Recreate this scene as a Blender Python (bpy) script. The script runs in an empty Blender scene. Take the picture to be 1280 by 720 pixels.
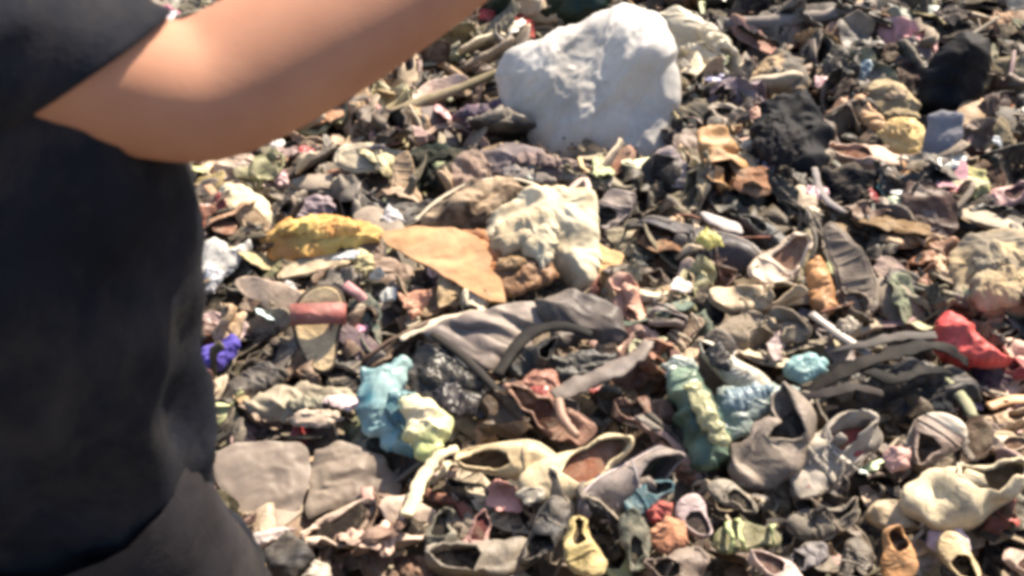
import bpy, bmesh, math, random
from mathutils import Vector, Matrix, noise
from mathutils.geometry import delaunay_2d_cdt
import numpy as np

random.seed(7)
R = math.radians
SC = bpy.context.scene
def nvec(p): return Vector((noise.noise(p), noise.noise(p + Vector((31.4, 7.7, 3.3))), noise.noise(p + Vector((-11.2, 23.9, 57.1)))))
COL = SC.collection

# ------------------------------------------------------------------ camera, sky, sun, exposure
CAM = Vector((0.0, 0.0, 1.95)); PITCH = R(38); FOC = 1200.0
cd = bpy.data.cameras.new('camera'); cam = bpy.data.objects.new('camera', cd); COL.objects.link(cam)
cam.location = CAM; cam.rotation_euler = (R(90) - PITCH, 0, 0)
cd.sensor_width = 36; cd.lens = 36 * FOC / 1280; cd.clip_start = 0.02; cd.clip_end = 2000
cd.dof.use_dof = True; cd.dof.focus_distance = 2.9; cd.dof.aperture_fstop = 7.0
SC.camera = cam

SUN_EL, SUN_AZ = R(48), R(38)          # azimuth clockwise from +Y (away from the camera)
world = bpy.data.worlds.new('World'); SC.world = world; world.use_nodes = True
wn = world.node_tree; bg = wn.nodes['Background']
sky = wn.nodes.new('ShaderNodeTexSky'); sky.sky_type = 'NISHITA'; sky.sun_disc = False
sky.sun_elevation = SUN_EL; sky.sun_rotation = SUN_AZ
sky.air_density = 1.0; sky.dust_density = 2.0
wn.links.new(sky.outputs[0], bg.inputs[0]); bg.inputs[1].default_value = 0.09
sl = bpy.data.lights.new('sun', 'SUN'); sl.energy = 5.0; sl.angle = R(0.6); sl.color = (1.0, 0.865, 0.69)
so = bpy.data.objects.new('sun', sl); COL.objects.link(so)
sdir = Vector((math.sin(SUN_AZ) * math.cos(SUN_EL), math.cos(SUN_AZ) * math.cos(SUN_EL), math.sin(SUN_EL)))
so.rotation_euler = sdir.to_track_quat('Z', 'Y').to_euler(); so.location = sdir * 20
SC.view_settings.view_transform = 'Standard'; SC.view_settings.look = 'None'
SC.view_settings.exposure = 1.18; SC.view_settings.gamma = 1.0
SC.render.engine = 'CYCLES'; SC.cycles.max_bounces = 6; SC.cycles.filter_width = 4.0

# ------------------------------------------------------------------ pixel -> place
FW = Vector((0, math.cos(PITCH), -math.sin(PITCH))); UP = Vector((0, math.sin(PITCH), math.cos(PITCH))); RT = Vector((1, 0, 0))
def sm(a, b, x):
    t = min(1.0, max(0.0, (x - a) / (b - a))); return t * t * (3 - 2 * t)
def height(x, y):
    h = 0.07 * noise.noise(Vector((x * 0.9, y * 0.9, 3.1))) + 0.03 * noise.noise(Vector((x * 2.6, y * 2.6, 8.0)))
    h *= sm(0.6, 1.5, y)
    return h + 0.35 * (1 - sm(0.95, 1.38, y))
def ray(px, py):
    return FW + RT * ((px - 640) / FOC) + UP * ((360 - py) / FOC)
def hit(px, py):
    d = ray(px, py); t = 0.8
    while t < 30:
        p = CAM + d * t
        if p.z < height(p.x, p.y): return p
        t += 0.01
    return CAM + d * 30
def proj(p):
    q = Vector(p) - CAM; z = q.dot(FW)
    return 640 + FOC * q.dot(RT) / z, 360 - FOC * q.dot(UP) / z, z
def onplane(px, py, P, n):
    d = ray(px, py); return CAM + d * ((P - CAM).dot(n) / d.dot(n))

# ------------------------------------------------------------------ colours and materials
def lin(c, k=0.86):
    g = sum(c) / 3; c = tuple(v * .84 + g * .16 for v in c)
    return tuple((((v / 255) / 12.92) if v / 255 <= 0.04045 else (((v / 255) + 0.055) / 1.055) ** 2.4) * k for v in c)
def nodemat(name):
    m = bpy.data.materials.new(name); m.use_nodes = True
    nt = m.node_tree; return m, nt, nt.nodes['Principled BSDF']
DUST = (0.47, 0.385, 0.28, 1)
def worn(name, rough, bump, bscale, dust=0.55, spec=0.35, c1=None, c2=None, cscale=3.0, attr=None, weave=False, grime=0.38):
    """dusty worn surface: own colour (object colour, or c1/c2 mottle), blotchy wear, dust film, fine relief"""
    m, nt, b = nodemat(name); N = nt.nodes.new; L = nt.links.new
    tc = N('ShaderNodeTexCoord'); oi = N('ShaderNodeObjectInfo')
    mp = N('ShaderNodeVectorMath'); mp.operation = 'ADD'; L(tc.outputs['Object'], mp.inputs[0])
    cx = N('ShaderNodeCombineXYZ'); mu = N('ShaderNodeMath'); mu.operation = 'MULTIPLY'; mu.inputs[1].default_value = 37.0
    L(oi.outputs['Random'], mu.inputs[0]); L(mu.outputs[0], cx.inputs[0]); L(mu.outputs[0], cx.inputs[1]); L(cx.outputs[0], mp.inputs[1])
    V = mp.outputs[0]
    if c1:
        n0 = N('ShaderNodeTexNoise'); n0.inputs['Scale'].default_value = cscale; n0.inputs['Detail'].default_value = 3; L(V, n0.inputs['Vector'])
        r0 = N('ShaderNodeValToRGB'); r0.color_ramp.elements[0].position = 0.42; r0.color_ramp.elements[1].position = 0.58
        r0.color_ramp.elements[0].color = (*c1, 1); r0.color_ramp.elements[1].color = (*(c2 or c1), 1)
        L(n0.outputs['Fac'], r0.inputs[0]); base = r0.outputs[0]
    elif attr:
        a = N('ShaderNodeAttribute'); a.attribute_name = attr; base = a.outputs['Color']
    else:
        base = oi.outputs['Color']
    n1 = N('ShaderNodeTexNoise'); n1.inputs['Scale'].default_value = bscale * 0.16; n1.inputs['Detail'].default_value = 6; n1.inputs['Roughness'].default_value = 0.65; L(V, n1.inputs['Vector'])
    r1 = N('ShaderNodeMapRange'); r1.inputs[1].default_value = 0.3; r1.inputs[2].default_value = 0.72; r1.inputs[3].default_value = 0.62; r1.inputs[4].default_value = 1.18; L(n1.outputs['Fac'], r1.inputs[0])
    vm = N('ShaderNodeVectorMath'); vm.operation = 'SCALE'; L(base, vm.inputs[0]); L(r1.outputs[0], vm.inputs['Scale'])
    n2 = N('ShaderNodeTexNoise'); n2.inputs['Scale'].default_value = bscale * 0.09; n2.inputs['Detail'].default_value = 8; n2.inputs['Roughness'].default_value = 0.7; n2.inputs['Distortion'].default_value = 0.4
    mp2 = N('ShaderNodeVectorMath'); mp2.operation = 'ADD'; mp2.inputs[1].default_value = (5, 9, 2); L(V, mp2.inputs[0]); L(mp2.outputs[0], n2.inputs['Vector'])
    r2 = N('ShaderNodeMapRange'); r2.inputs[1].default_value = 0.46; r2.inputs[2].default_value = 0.70; r2.inputs[4].default_value = dust; L(n2.outputs['Fac'], r2.inputs[0])
    mx = N('ShaderNodeMix'); mx.data_type = 'RGBA'; L(r2.outputs[0], mx.inputs[0]); L(vm.outputs[0], mx.inputs[6]); mx.inputs[7].default_value = DUST
    n5 = N('ShaderNodeTexNoise'); n5.inputs['Scale'].default_value = bscale * 0.14; n5.inputs['Detail'].default_value = 7; n5.inputs['Roughness'].default_value = 0.72; n5.inputs['Distortion'].default_value = 0.8
    mp3 = N('ShaderNodeVectorMath'); mp3.operation = 'ADD'; mp3.inputs[1].default_value = (-7, 3, 11); L(V, mp3.inputs[0]); L(mp3.outputs[0], n5.inputs['Vector'])
    r5 = N('ShaderNodeMapRange'); r5.inputs[1].default_value = 0.50; r5.inputs[2].default_value = 0.68; r5.inputs[4].default_value = grime; L(n5.outputs['Fac'], r5.inputs[0])
    gx = N('ShaderNodeMix'); gx.data_type = 'RGBA'; L(r5.outputs[0], gx.inputs[0]); L(mx.outputs[2], gx.inputs[6]); gx.inputs[7].default_value = (0.075, 0.058, 0.043, 1)
    L(gx.outputs[2], b.inputs['Base Color'])
    rr = N('ShaderNodeMapRange'); rr.inputs[3].default_value = rough; rr.inputs[4].default_value = min(1, rough + 0.3); L(r2.outputs[0], rr.inputs[0]); L(rr.outputs[0], b.inputs['Roughness'])
    b.inputs['Specular IOR Level'].default_value = spec
    n3 = N('ShaderNodeTexNoise'); n3.inputs['Scale'].default_value = bscale; n3.inputs['Detail'].default_value = 5; L(V, n3.inputs['Vector'])
    n4 = N('ShaderNodeTexNoise'); n4.noise_type = 'RIDGED_MULTIFRACTAL'; n4.inputs['Scale'].default_value = bscale * 0.30; n4.inputs['Detail'].default_value = 4; n4.inputs['Distortion'].default_value = 0.6; L(V, n4.inputs['Vector'])
    bu = N('ShaderNodeBump'); bu.inputs['Strength'].default_value = bump; bu.inputs['Distance'].default_value = 0.008
    ad0 = N('ShaderNodeMath'); ad0.operation = 'MULTIPLY_ADD'; ad0.inputs[1].default_value = 0.35; L(n3.outputs['Fac'], ad0.inputs[0]); L(n4.outputs['Fac'], ad0.inputs[2])
    hsock = ad0.outputs[0]
    if weave:
        vo = N('ShaderNodeTexVoronoi'); vo.inputs['Scale'].default_value = bscale * 4; L(V, vo.inputs['Vector'])
        ad = N('ShaderNodeMath'); ad.operation = 'MULTIPLY_ADD'; ad.inputs[1].default_value = 0.15; L(vo.outputs['Distance'], ad.inputs[0]); L(hsock, ad.inputs[2]); hsock = ad.outputs[0]
    L(hsock, bu.inputs['Height']); L(bu.outputs[0], b.inputs['Normal'])
    return m
M = {
 'leather': worn('worn_leather', 0.52, 0.5, 30, 0.34),
 'shiny': worn('glossy_leather', 0.42, 0.3, 22, 0.30, 0.45),
 'dark_rubber': worn('dark_rubber', 0.7, 0.3, 22, 0.035, 0.18),
 'fabric': worn('dusty_fabric', 0.9, 0.5, 40, 0.50, 0.15, weave=True),
 'rubber': worn('worn_rubber', 0.62, 0.4, 26, 0.50),
 'plastic': worn('dirty_plastic', 0.38, 0.25, 14, 0.25, 0.45),
 'wood': worn('weathered_wood', 0.85, 0.6, 30, 0.30, 0.2),
 'scrap': worn('scrap_mix', 0.75, 0.5, 60, 0.40, 0.25, attr='tint'),
}
def filmy(m, t=0.35):
    nt = m.node_tree; b = nt.nodes['Principled BSDF']; out = nt.nodes['Material Output']
    tr = nt.nodes.new('ShaderNodeBsdfTranslucent'); mx = nt.nodes.new('ShaderNodeMixShader'); mx.inputs[0].default_value = t
    nt.links.new(b.inputs['Base Color'].links[0].from_socket, tr.inputs[0]); nt.links.new(b.outputs[0], mx.inputs[1]); nt.links.new(tr.outputs[0], mx.inputs[2]); nt.links.new(mx.outputs[0], out.inputs[0]); return m
M['film'] = filmy(worn('thin_film', 0.35, 0.25, 14, 0.2, 0.45))
def two(name, c1, c2, cscale=4.0, kind='plastic'):
    a = {'plastic': (0.36, 0.25, 14, 0.18, 0.45), 'fabric': (0.9, 0.5, 40, 0.25, 0.15), 'leather': (0.55, 0.5, 26, 0.4, 0.35)}[kind]
    return worn(name, *a, c1=lin(c1), c2=lin(c2), cscale=cscale)

# ------------------------------------------------------------------ object helpers
def mesh_from(name, vs, fs, smooth=True):
    me = bpy.data.meshes.new(name); me.from_pydata([tuple(v) for v in vs], [], fs); me.update()
    if smooth: me.polygons.foreach_set('use_smooth', [True] * len(me.polygons))
    return me
def link(name, me, mat=None, parent=None, color=None):
    o = bpy.data.objects.new(name, me); COL.objects.link(o)
    if mat is not None and me is not None and not me.materials: me.materials.append(mat)
    if parent: o.parent = parent
    if color: o.color = (*color, 1)
    return o
def tag(o, label, cat, group=None):
    o['label'] = label; o['category'] = cat
    if group: o['group'] = group
    return o
def bm_mesh(name, bm, smooth=True):
    bmesh.ops.recalc_face_normals(bm, faces=bm.faces[:])
    me = bpy.data.meshes.new(name); bm.to_mesh(me); bm.free()
    if smooth: me.polygons.foreach_set('use_smooth', [True] * len(me.polygons))
    return me

def thicken(bm, t):
    bmesh.ops.recalc_face_normals(bm, faces=bm.faces[:]); bm.normal_update()
    fs = bm.faces[:]; bd = [(e, e.link_loops[0]) for e in bm.edges if e.is_boundary]
    cp = {v: bm.verts.new(v.co - v.normal * t) for v in bm.verts[:]}
    for e, l in bd:
        a, b = l.vert, l.link_loop_next.vert
        try: bm.faces.new((b, a, cp[a], cp[b]))
        except ValueError: pass
    for f in fs:
        try: bm.faces.new([cp[v] for v in reversed(f.verts)])
        except ValueError: pass

# ------------------------------------------------------------------ shoe family (unit length along x, sole at z=0)
def hw(x): return max(0.0, 1 - abs(2 * x - 1) ** 3.0) ** 0.5 * (0.122 + 0.058 * sm(0.22, 0.72, x))
def cen(x, side): return side * 0.04 * math.sin(math.pi * min(1, max(0, x)) * 1.15)
def spring(x): return 0.05 * sm(0.72, 1.0, x) ** 1.5
STY = {  # keys of top height along x; opening (x0,x1,half angle); section squareness
 'sneaker': dict(hx=[0, .12, .30, .44, .62, .80, .93, 1], hz=[.27, .30, .275, .27, .20, .135, .105, .05], op=(.015, .50, .46), n=2.7),
 'flat':    dict(hx=[0, .12, .35, .58, .75, .92, 1], hz=[.19, .19, .13, .12, .115, .085, .04], op=(.015, .60, .58), n=2.5),
 'loafer':  dict(hx=[0, .12, .30, .46, .62, .82, .94, 1], hz=[.22, .23, .19, .215, .175, .12, .09, .04], op=(.015, .46, .46), n=2.4),
 'boot':    dict(hx=[0, .10, .25, .40, .48, .62, .82, .94, 1], hz=[.52, .56, .57, .55, .34, .21, .14, .11, .05], op=(.015, .42, .50), n=3.2),
}
def tri(t): return 4 * abs(t - math.floor(t + 0.5)) - 1
def facets(p, seed, n=5, spread=9.0):
    r = random.Random(seed); s = 0; wx = noise.noise(p * .7 + Vector((seed * 1.1, 0, 0))) * .35; wy = noise.noise(p * .7 + Vector((0, seed * 1.7, 4))) * .35
    for k in range(n):
        a = math.pi / 2 + r.uniform(-1, 1) * min(spread, math.pi / 2); f = r.uniform(.35, 1.25); m = .5 + .9 * noise.noise(p * .6 + Vector((k * 7.1, seed, 0)))
        s += tri(((p.x + wx) * math.cos(a) + (p.y + wy) * math.sin(a) + p.z * .8) * f + r.random()) * m * (.7 / (f + .35))
    return s / n * 2.2
def deform(vs, seed, bend=0.0, twist=0.0, crumple=0.02, squash=1.0, lean=0.0):
    out = []
    o = Vector((seed * 3.7, seed * 1.3, 0))
    for v in vs:
        x, y, z = v
        t = x - 0.5
        y2 = y + lean * max(0, z) * (1.2 - x)
        z2 = (z if z < 0.02 else 0.02 + (z - 0.02) * squash) + bend * t * t
        a = twist * t; c, s = math.cos(a), math.sin(a)
        y2, z2 = y2 * c - z2 * s, y2 * s + z2 * c
        k = crumple * (0.25 + 3 * max(0, min(0.3, z)))
        d = nvec(Vector((x * 4, y * 5, z * 5)) + o) * k + nvec(Vector((x * 11, y * 11, z * 11)) + o) * k * 0.35
        q = Vector((x * 3.2, y * 4, z * 4)); k2 = crumple * .60 * min(1, max(0, z) * 7 + .12)
        d.z += facets(q, seed, 4) * k2; d.y += facets(q + Vector((9, 0, 0)), seed + 50, 3) * k2 * .8
        out.append((x + d.x, y2 + d.y, z2 + d.z))
    return out
def upper_data(st, side, M_=8, NX=26):
    s = STY[st]; x0, x1, oa = s['op']; vs = []; rows = {}
    for i in range(NX + 1):
        x = 0.5 - 0.5 * math.cos(math.pi * i / NX)
        w = hw(x) * 0.97 + 0.0003; h = float(np.interp(x, s['hx'], s['hz'])); vo = 0
        if x0 < x < x1:
            q = (x - (x0 + x1) / 2) / ((x1 - x0) / 2); vo = oa * max(0, 1 - abs(q) ** 2.6) ** 0.5
        for sd in (1, -1):
            for j in range(M_ + 1):
                v = 1 + (vo - 1) * j / M_; ph = v * math.pi / 2; n = s['n']
                bul = 1 + 0.06 * math.sin(math.pi * (1 - v))
                y = sd * w * bul * abs(math.sin(ph)) ** (2 / n); z = h * abs(math.cos(ph)) ** (2 / n)
                rows[i, sd, j] = len(vs); vs.append((x, y + cen(x, side), z + spring(x) + 0.012))
    fs = []
    for i in range(NX):
        for sd in (1, -1):
            for j in range(M_):
                f = (rows[i, sd, j], rows[i + 1, sd, j], rows[i + 1, sd, j + 1], rows[i, sd, j + 1])
                fs.append(f if sd == 1 else f[::-1])
    return vs, fs
def outline(n, side, k=1.0):
    pts = []
    for i in range(n):
        a = 2 * math.pi * i / n; x = 0.5 - 0.5 * math.cos(a); w = hw(x) * k * (1 if a < math.pi else -1)
        pts.append((0.5 + (x - 0.5) * (1 + (k - 1) * 0.4), w + cen(x, side), x))
    return pts
def slab_data(side, z0, z1, k0, k1, n=44, dish=0.0):
    """foot shaped slab; top face gets an inner ring so it can be dished"""
    vs, fs = [], []
    rings = [(k0, z0, 0), (k1 * 1.01, z0 + (z1 - z0) * .35, 0), (k1, z1, 0), (k1 * 0.90, z1 - dish * .3, 0), (k1 * 0.55, z1 - dish, 0)]
    for k, z, _ in rings:
        for x, y, t in outline(n, side, k): vs.append((x, y, z + spring(t)))
    for r in range(len(rings) - 1):
        for i in range(n):
            j = (i + 1) % n; fs.append((r * n + i, r * n + j, (r + 1) * n + j, (r + 1) * n + i))
    # caps as strips across (outline is symmetric in i)
    for base, flip in ((0, True), ((len(rings) - 1) * n, False)):
        for i in range(n // 2):
            a, b2, c, d = base + i, base + i + 1, base + (n - i - 1) % n, base + (n - i) % n
            f = [a, b2, c] if a == d else ([a, b2, d] if b2 == c else [a, b2, c, d])
            fs.append(tuple(f[::-1]) if flip else tuple(f))
    return vs, fs
def tube(path, r, n=6, vs=None, fs=None, flat=1.0):
    vs = [] if vs is None else vs; fs = [] if fs is None else fs; b0 = len(vs); P = [Vector(p) for p in path]
    for i, p in enumerate(P):
        t = (P[min(i + 1, len(P) - 1)] - P[max(i - 1, 0)]).normalized()
        u = t.cross(Vector((0, 0, 1))); u = u.normalized() if u.length > 1e-4 else Vector((1, 0, 0)); w = u.cross(t)
        rr = r[i] if isinstance(r, (list, tuple)) else r
        for k in range(n):
            a = 2 * math.pi * k / n; vs.append(tuple(p + u * (math.cos(a) * rr) + w * (math.sin(a) * rr * flat)))
    for i in range(len(P) - 1):
        for k in range(n):
            l = (k + 1) % n; fs.append((b0 + i * n + k, b0 + i * n + l, b0 + (i + 1) * n + l, b0 + (i + 1) * n + k))
    fs.append(tuple(b0 + k for k in range(n))[::-1]); fs.append(tuple(b0 + (len(P) - 1) * n + k for k in range(n)))
    return vs, fs
def band(x, wid, side, h, thick=0.018, nseg=12, skew=0.0):
    """strap over the foot at x"""
    vs, fs = [], []
    for i in range(nseg + 1):
        a = math.pi * i / nseg; y = math.cos(a) * hw(x) * 1.02; z = math.sin(a) ** 0.7 * h
        for dx in (-wid / 2, wid / 2):
            for q in (0, thick): 
                vs.append((x + dx + skew * math.cos(a), y * (1 + q / 0.2) + cen(x, side), z + q + spring(x)))
    for i in range(nseg):
        a, b = i * 4, i * 4 + 4
        fs += [(a + 1, a + 3, b + 3, b + 1), (a, b, b + 2, a + 2), (a, a + 1, b + 1, b), (a + 2, b + 2, b + 3, a + 3)]
    fs += [(0, 2, 3, 1), (nseg * 4, nseg * 4 + 1, nseg * 4 + 3, nseg * 4 + 2)]
    return vs, fs
_seed = [1]
def make_shoe(name, st, up, sole, inn, lace=None, stripe=None, cap=None, umat='leather', deformed=1.0, side=None, thick=1.0, tread=False):
    """an Empty with upper, sole, insole, laces ...; unit length, origin under the middle of the sole"""
    _seed[0] += 1; sd = _seed[0]; rnd = random.Random(sd)
    side = side or rnd.choice((1, -1))
    root = bpy.data.objects.new(name, None); COL.objects.link(root); root.empty_display_size = 0.1
    D = dict(seed=sd, bend=rnd.uniform(-0.10, 0.22) * deformed, twist=rnd.uniform(-0.3, 0.3) * deformed, crumple=rnd.uniform(.08, .14) * deformed,
             squash=1 - rnd.uniform(.08, .45) * min(1.6, deformed), lean=rnd.uniform(-.35, .35) * deformed)
    sh = lambda vs: [(x - 0.5, y, z) for x, y, z in deform(vs, **D)]
    s0 = -0.055 * thick
    def add(pn, d, mat, c, solid=0, smooth=True):
        vs, fs = d; bm = bmesh.new()
        bv = [bm.verts.new(v) for v in sh(vs)]
        for f in fs:
            try: bm.faces.new([bv[i] for i in f])
            except ValueError: pass
        bmesh.ops.remove_doubles(bm, verts=bm.verts[:], dist=0.0012)
        if solid:
            thicken(bm, solid)
        return link(pn, bm_mesh(pn, bm, smooth), M[mat], root, c)
    add('sole', slab_data(side, s0, 0.012, 1.0, 1.07, dish=0.0 if st in STY else 0.015), 'rubber', sole)
    if stripe: add('sole_stripe', slab_data(side, s0 * 0.72, s0 * 0.30, 1.10, 1.10), 'rubber', stripe)
    if tread:
        vs, fs = [], []
        for k in range(9):
            x = 0.1 + 0.1 * k
            if 0.42 < x < 0.55: continue
            w = hw(x) * .85; b = len(vs)
            for dx in (-.022, .022):
                for y in (-w, w):
                    for z in (0.010, 0.026): vs.append((x + dx + 0.02 * (y > 0), y + cen(x, side), z + spring(x)))
            fs += [tuple(b + i for i in f) for f in ((0, 1, 3, 2), (4, 6, 7, 5), (0, 4, 5, 1), (2, 3, 7, 6), (1, 5, 7, 3))]
        add('tread', (vs, fs), 'rubber', tuple(c * .8 for c in sole), smooth=False)['kind'] = 'stuff'
    if st in STY:
        add('upper', upper_data(st, side), umat, up, solid=0.020)
        add('insole', slab_data(side, 0.013, 0.034, 0.86, 0.84, 32), 'fabric', inn)
        if st != 'flat' or sd % 2:
            vs, fs = upper_data(st, side)
            c0 = [(x - .004, y + .010 * max(-1, min(1, y / .02)), z + .002) for x, y, z in vs]
            add('heel_counter', (c0, [f for f in fs if max(vs[i][0] for i in f) < 0.25 and max(vs[i][2] for i in f) < .15]), 'leather', tuple(c * .72 for c in up), solid=0.010)
            c0 = [(x, y * 1.03, z * 1.03 + .003) for x, y, z in vs]
            add('seam', (c0, [f for f in fs if 0.60 < min(vs[i][0] for i in f) and max(vs[i][0] for i in f) < 0.71]), umat, tuple(c * .8 for c in up), solid=0.008)
        if cap:
            vs, fs = upper_data(st, side); c0 = [(x, y * 1.035 + 0, z * 1.03 + .004) for x, y, z in vs]
            fs2 = [f for f in fs if min(vs[i][0] for i in f) > 0.78]
            add('toe_cap', (c0, fs2), 'rubber', cap, solid=0.012)
        if lace:
            vs, fs = [], []
            for k in range(5):
                x = 0.47 + 0.052 * k; h = float(np.interp(x, STY[st]['hx'], STY[st]['hz'])); w = hw(x)
                pts = [(x + 0.02 * math.sin(i * 1.3 + k), (i / 6 - .5) * w * 1.15 + cen(x, side), h * (1 - 0.55 * abs(i / 3 - 1) ** 2.4) + spring(x) + 0.028) for i in range(7)]
                tube(pts, 0.011, 5, vs, fs, 0.6)
            h0 = float(np.interp(.47, STY[st]['hx'], STY[st]['hz']))
            for q in (1, -1):
                pts = [(0.50 - .02 * i, q * (.02 + .025 * i) + .01 * math.sin(i * 2), h0 + .035 - .006 * i * i) for i in range(7)]
                tube(pts, 0.009, 5, vs, fs)
            add('laces', (vs, fs), 'fabric', lace)['kind'] = 'stuff'
            tv, tf = [], []
            for i in range(5):
                for j in range(5):
                    u = i / 4; v = j / 4 - .5
                    tv.append((0.53 - 0.16 * u, v * .15 + cen(.45, side), h0 - .03 + .12 * u - .25 * v * v + .02 * noise.noise(Vector((i, j, sd)))))
            for i in range(4):
                for j in range(4): tf.append((i * 5 + j, i * 5 + j + 1, i * 5 + j + 6, i * 5 + j + 5))
            add('tongue', (tv, tf), umat, tuple(c * .8 for c in up), solid=0.018)
    elif st == 'slipper':
        add('footbed', slab_data(side, 0.0, 0.022, 0.93, 0.92, 40, dish=0.012), 'fabric', inn)
        add('strap', band(0.66, 0.24, side, 0.17), umat, up)
    elif st == 'sandal':
        add('footbed', slab_data(side, 0.0, 0.022, 0.93, 0.92, 40, dish=0.012), 'leather', inn)
        add('strap', band(0.74, 0.075, side, 0.13, skew=.02), umat, up); add('strap', band(0.58, 0.06, side, 0.17, skew=-.03), umat, up)
        add('heel_strap', band(0.16, 0.06, side, 0.24, skew=.0), umat, up)
    elif st == 'sole':
        add('insole', slab_data(side, 0.005, 0.02, 0.90, 0.88, 36, dish=0.01), 'leather', inn)
    return root

# ------------------------------------------------------------------ crumpled sheets and lumps
def inside(p, poly):
    x, y = p; c = False; n = len(poly); j = n - 1
    for i in range(n):
        xi, yi = poly[i]; xj, yj = poly[j]
        if (yi > y) != (yj > y) and x < (xj - xi) * (y - yi) / (yj - yi) + xi: c = not c
        j = i
    return c
def ridged(p, o):
    a = 1 - 2.4 * abs(noise.noise(p + o)); b = 1 - 2.4 * abs(noise.noise(p * 2.1 + o * 1.7)); c = 1 - 2.4 * abs(noise.noise(p * 4.3 + o)); d = noise.noise(p * 9 + o)
    return a * 0.58 + b * 0.36 + c * 0.2 + d * 0.08
def blob_mesh(name, poly, H, seed, facet=.7, ruffle=.25, spread=.45, smooth=2, fold=0.03, fs=9.0, res=30, thin=0.0, curl=0.0, ang=0.4, ratio=1.8, wavy=0.06, skirt=0.07, round_=0.5, sag=0.0):
    A = abs(sum(poly[i - 1][0] * poly[i][1] - poly[i][0] * poly[i - 1][1] for i in range(len(poly)))) / 2
    fs = max(fs, 2.7 / math.sqrt(A)); fold = min(fold, .17 * math.sqrt(A)) if math.sqrt(A) < .4 else fold
    s = math.sqrt(A) / res; o = Vector((seed * 5.13, seed * 2.7, seed * 0.9))
    # smooth, dense, slightly ragged border
    bord = []
    n = len(poly)
    for i in range(n):
        a = Vector(poly[i]); b = Vector(poly[(i + 1) % n]); k = max(1, int((b - a).length / s))
        for q in range(k): bord.append(a.lerp(b, q / k))
    for _ in range(smooth): bord = [bord[i] * 0.5 + (bord[i - 1] + bord[(i + 1) % len(bord)]) * 0.25 for i in range(len(bord))]
    sz = math.sqrt(A)
    bord = [p + Vector((noise.noise(Vector((p.x, p.y, 0)) * (5 / sz) + o), noise.noise(Vector((p.x, p.y, 4)) * (5 / sz) + o))) * (wavy * sz) + Vector((noise.noise(Vector((p.x, p.y, 2)) * (19 / sz) + o), noise.noise(Vector((p.x, p.y, 6)) * (19 / sz) + o))) * (wavy * .4 * sz) for p in bord]
    bt = [tuple(p) for p in bord]
    xs = [p[0] for p in bt]; ys = [p[1] for p in bt]; ba = np.array(bt)
    pts = list(bord)
    j = 0; y = min(ys)
    while y < max(ys):
        x = min(xs) + (s / 2 if j % 2 else 0)
        while x < max(xs):
            if inside((x, y), bt) and np.min(np.hypot(ba[:, 0] - x, ba[:, 1] - y)) > s * 0.55: pts.append(Vector((x, y)))
            x += s
        y += s * 0.87; j += 1
    nb = len(bord)
    r = delaunay_2d_cdt(pts, [], [list(range(nb))], 1, 1e-7)
    vv, ff = r[0], [f for f in r[2]]
    va = np.array([(p.x, p.y) for p in vv]); d = np.min(np.hypot(va[:, None, 0] - ba[None, :, 0], va[:, None, 1] - ba[None, :, 1]), axis=1)
    dm = max(d.max(), 1e-6); ca, sa = math.cos(ang), math.sin(ang); cx, cy = va.mean(0)
    vs = []
    for (x, y), dd in zip(va, d):
        t = min(1, dd / dm); pr = (1 - (1 - t) ** 2) ** round_ if H else 0
        u = (x * ca + y * sa) * fs; w = (-x * sa + y * ca) * fs * ratio
        wp = noise.noise(Vector((x * fs * .4, y * fs * .4, 1)) + o) * 1.2
        f = ridged(Vector((u + wp, w + wp, 0)), o) * (1 - facet)
        if facet: f += facet * facets(Vector((u * .62, w * .62, 0)), seed, 6, spread)
        amp = fold * (0.35 + 0.65 * min(1, t * 2.5))
        z = H * pr * (0.8 + 0.5 * noise.noise(Vector((x * 2.2 / sz, y * 2.2 / sz, 5)) + o)) + f * amp + curl * ((x - cx) * ca + (y - cy) * sa) ** 2 / sz - sag * (y - cy)
        if thin: z += ruffle * fold * 2.2 * (1 - t) ** 2 * noise.noise(Vector((x * 4 / sz, y * 4 / sz, 8)) + o)
        off = nvec(Vector((u, w, 2)) + o) * fold * 0.5
        vs.append((x + off.x, y + off.y, z))
    bm = bmesh.new(); bv = [bm.verts.new(v) for v in vs]
    for f in ff:
        try: bm.faces.new([bv[i] for i in f])
        except ValueError: pass
    bmesh.ops.recalc_face_normals(bm, faces=bm.faces[:])
    if sum(f.normal.z for f in bm.faces) < 0: bmesh.ops.reverse_faces(bm, faces=bm.faces[:])
    if thin:
        thicken(bm, thin)
    else:
        be = [e for e in bm.edges if e.is_boundary]
        ex = bmesh.ops.extrude_edge_only(bm, edges=be)['geom']
        for v in ex:
            if isinstance(v, bmesh.types.BMVert): v.co = Vector((cx + (v.co.x - cx) * .94, cy + (v.co.y - cy) * .94, v.co.z - skirt))
        be = [e for e in bm.edges if e.is_boundary]; bmesh.ops.holes_fill(bm, edges=be)
    me = bm_mesh(name, bm); me.set_sharp_from_angle(angle=R(50)); return me
def basis(n, xdir):
    n = n.normalized(); x = (xdir - n * xdir.dot(n)).normalized(); y = n.cross(x)
    return Matrix((x, y, n)).transposed()

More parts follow.
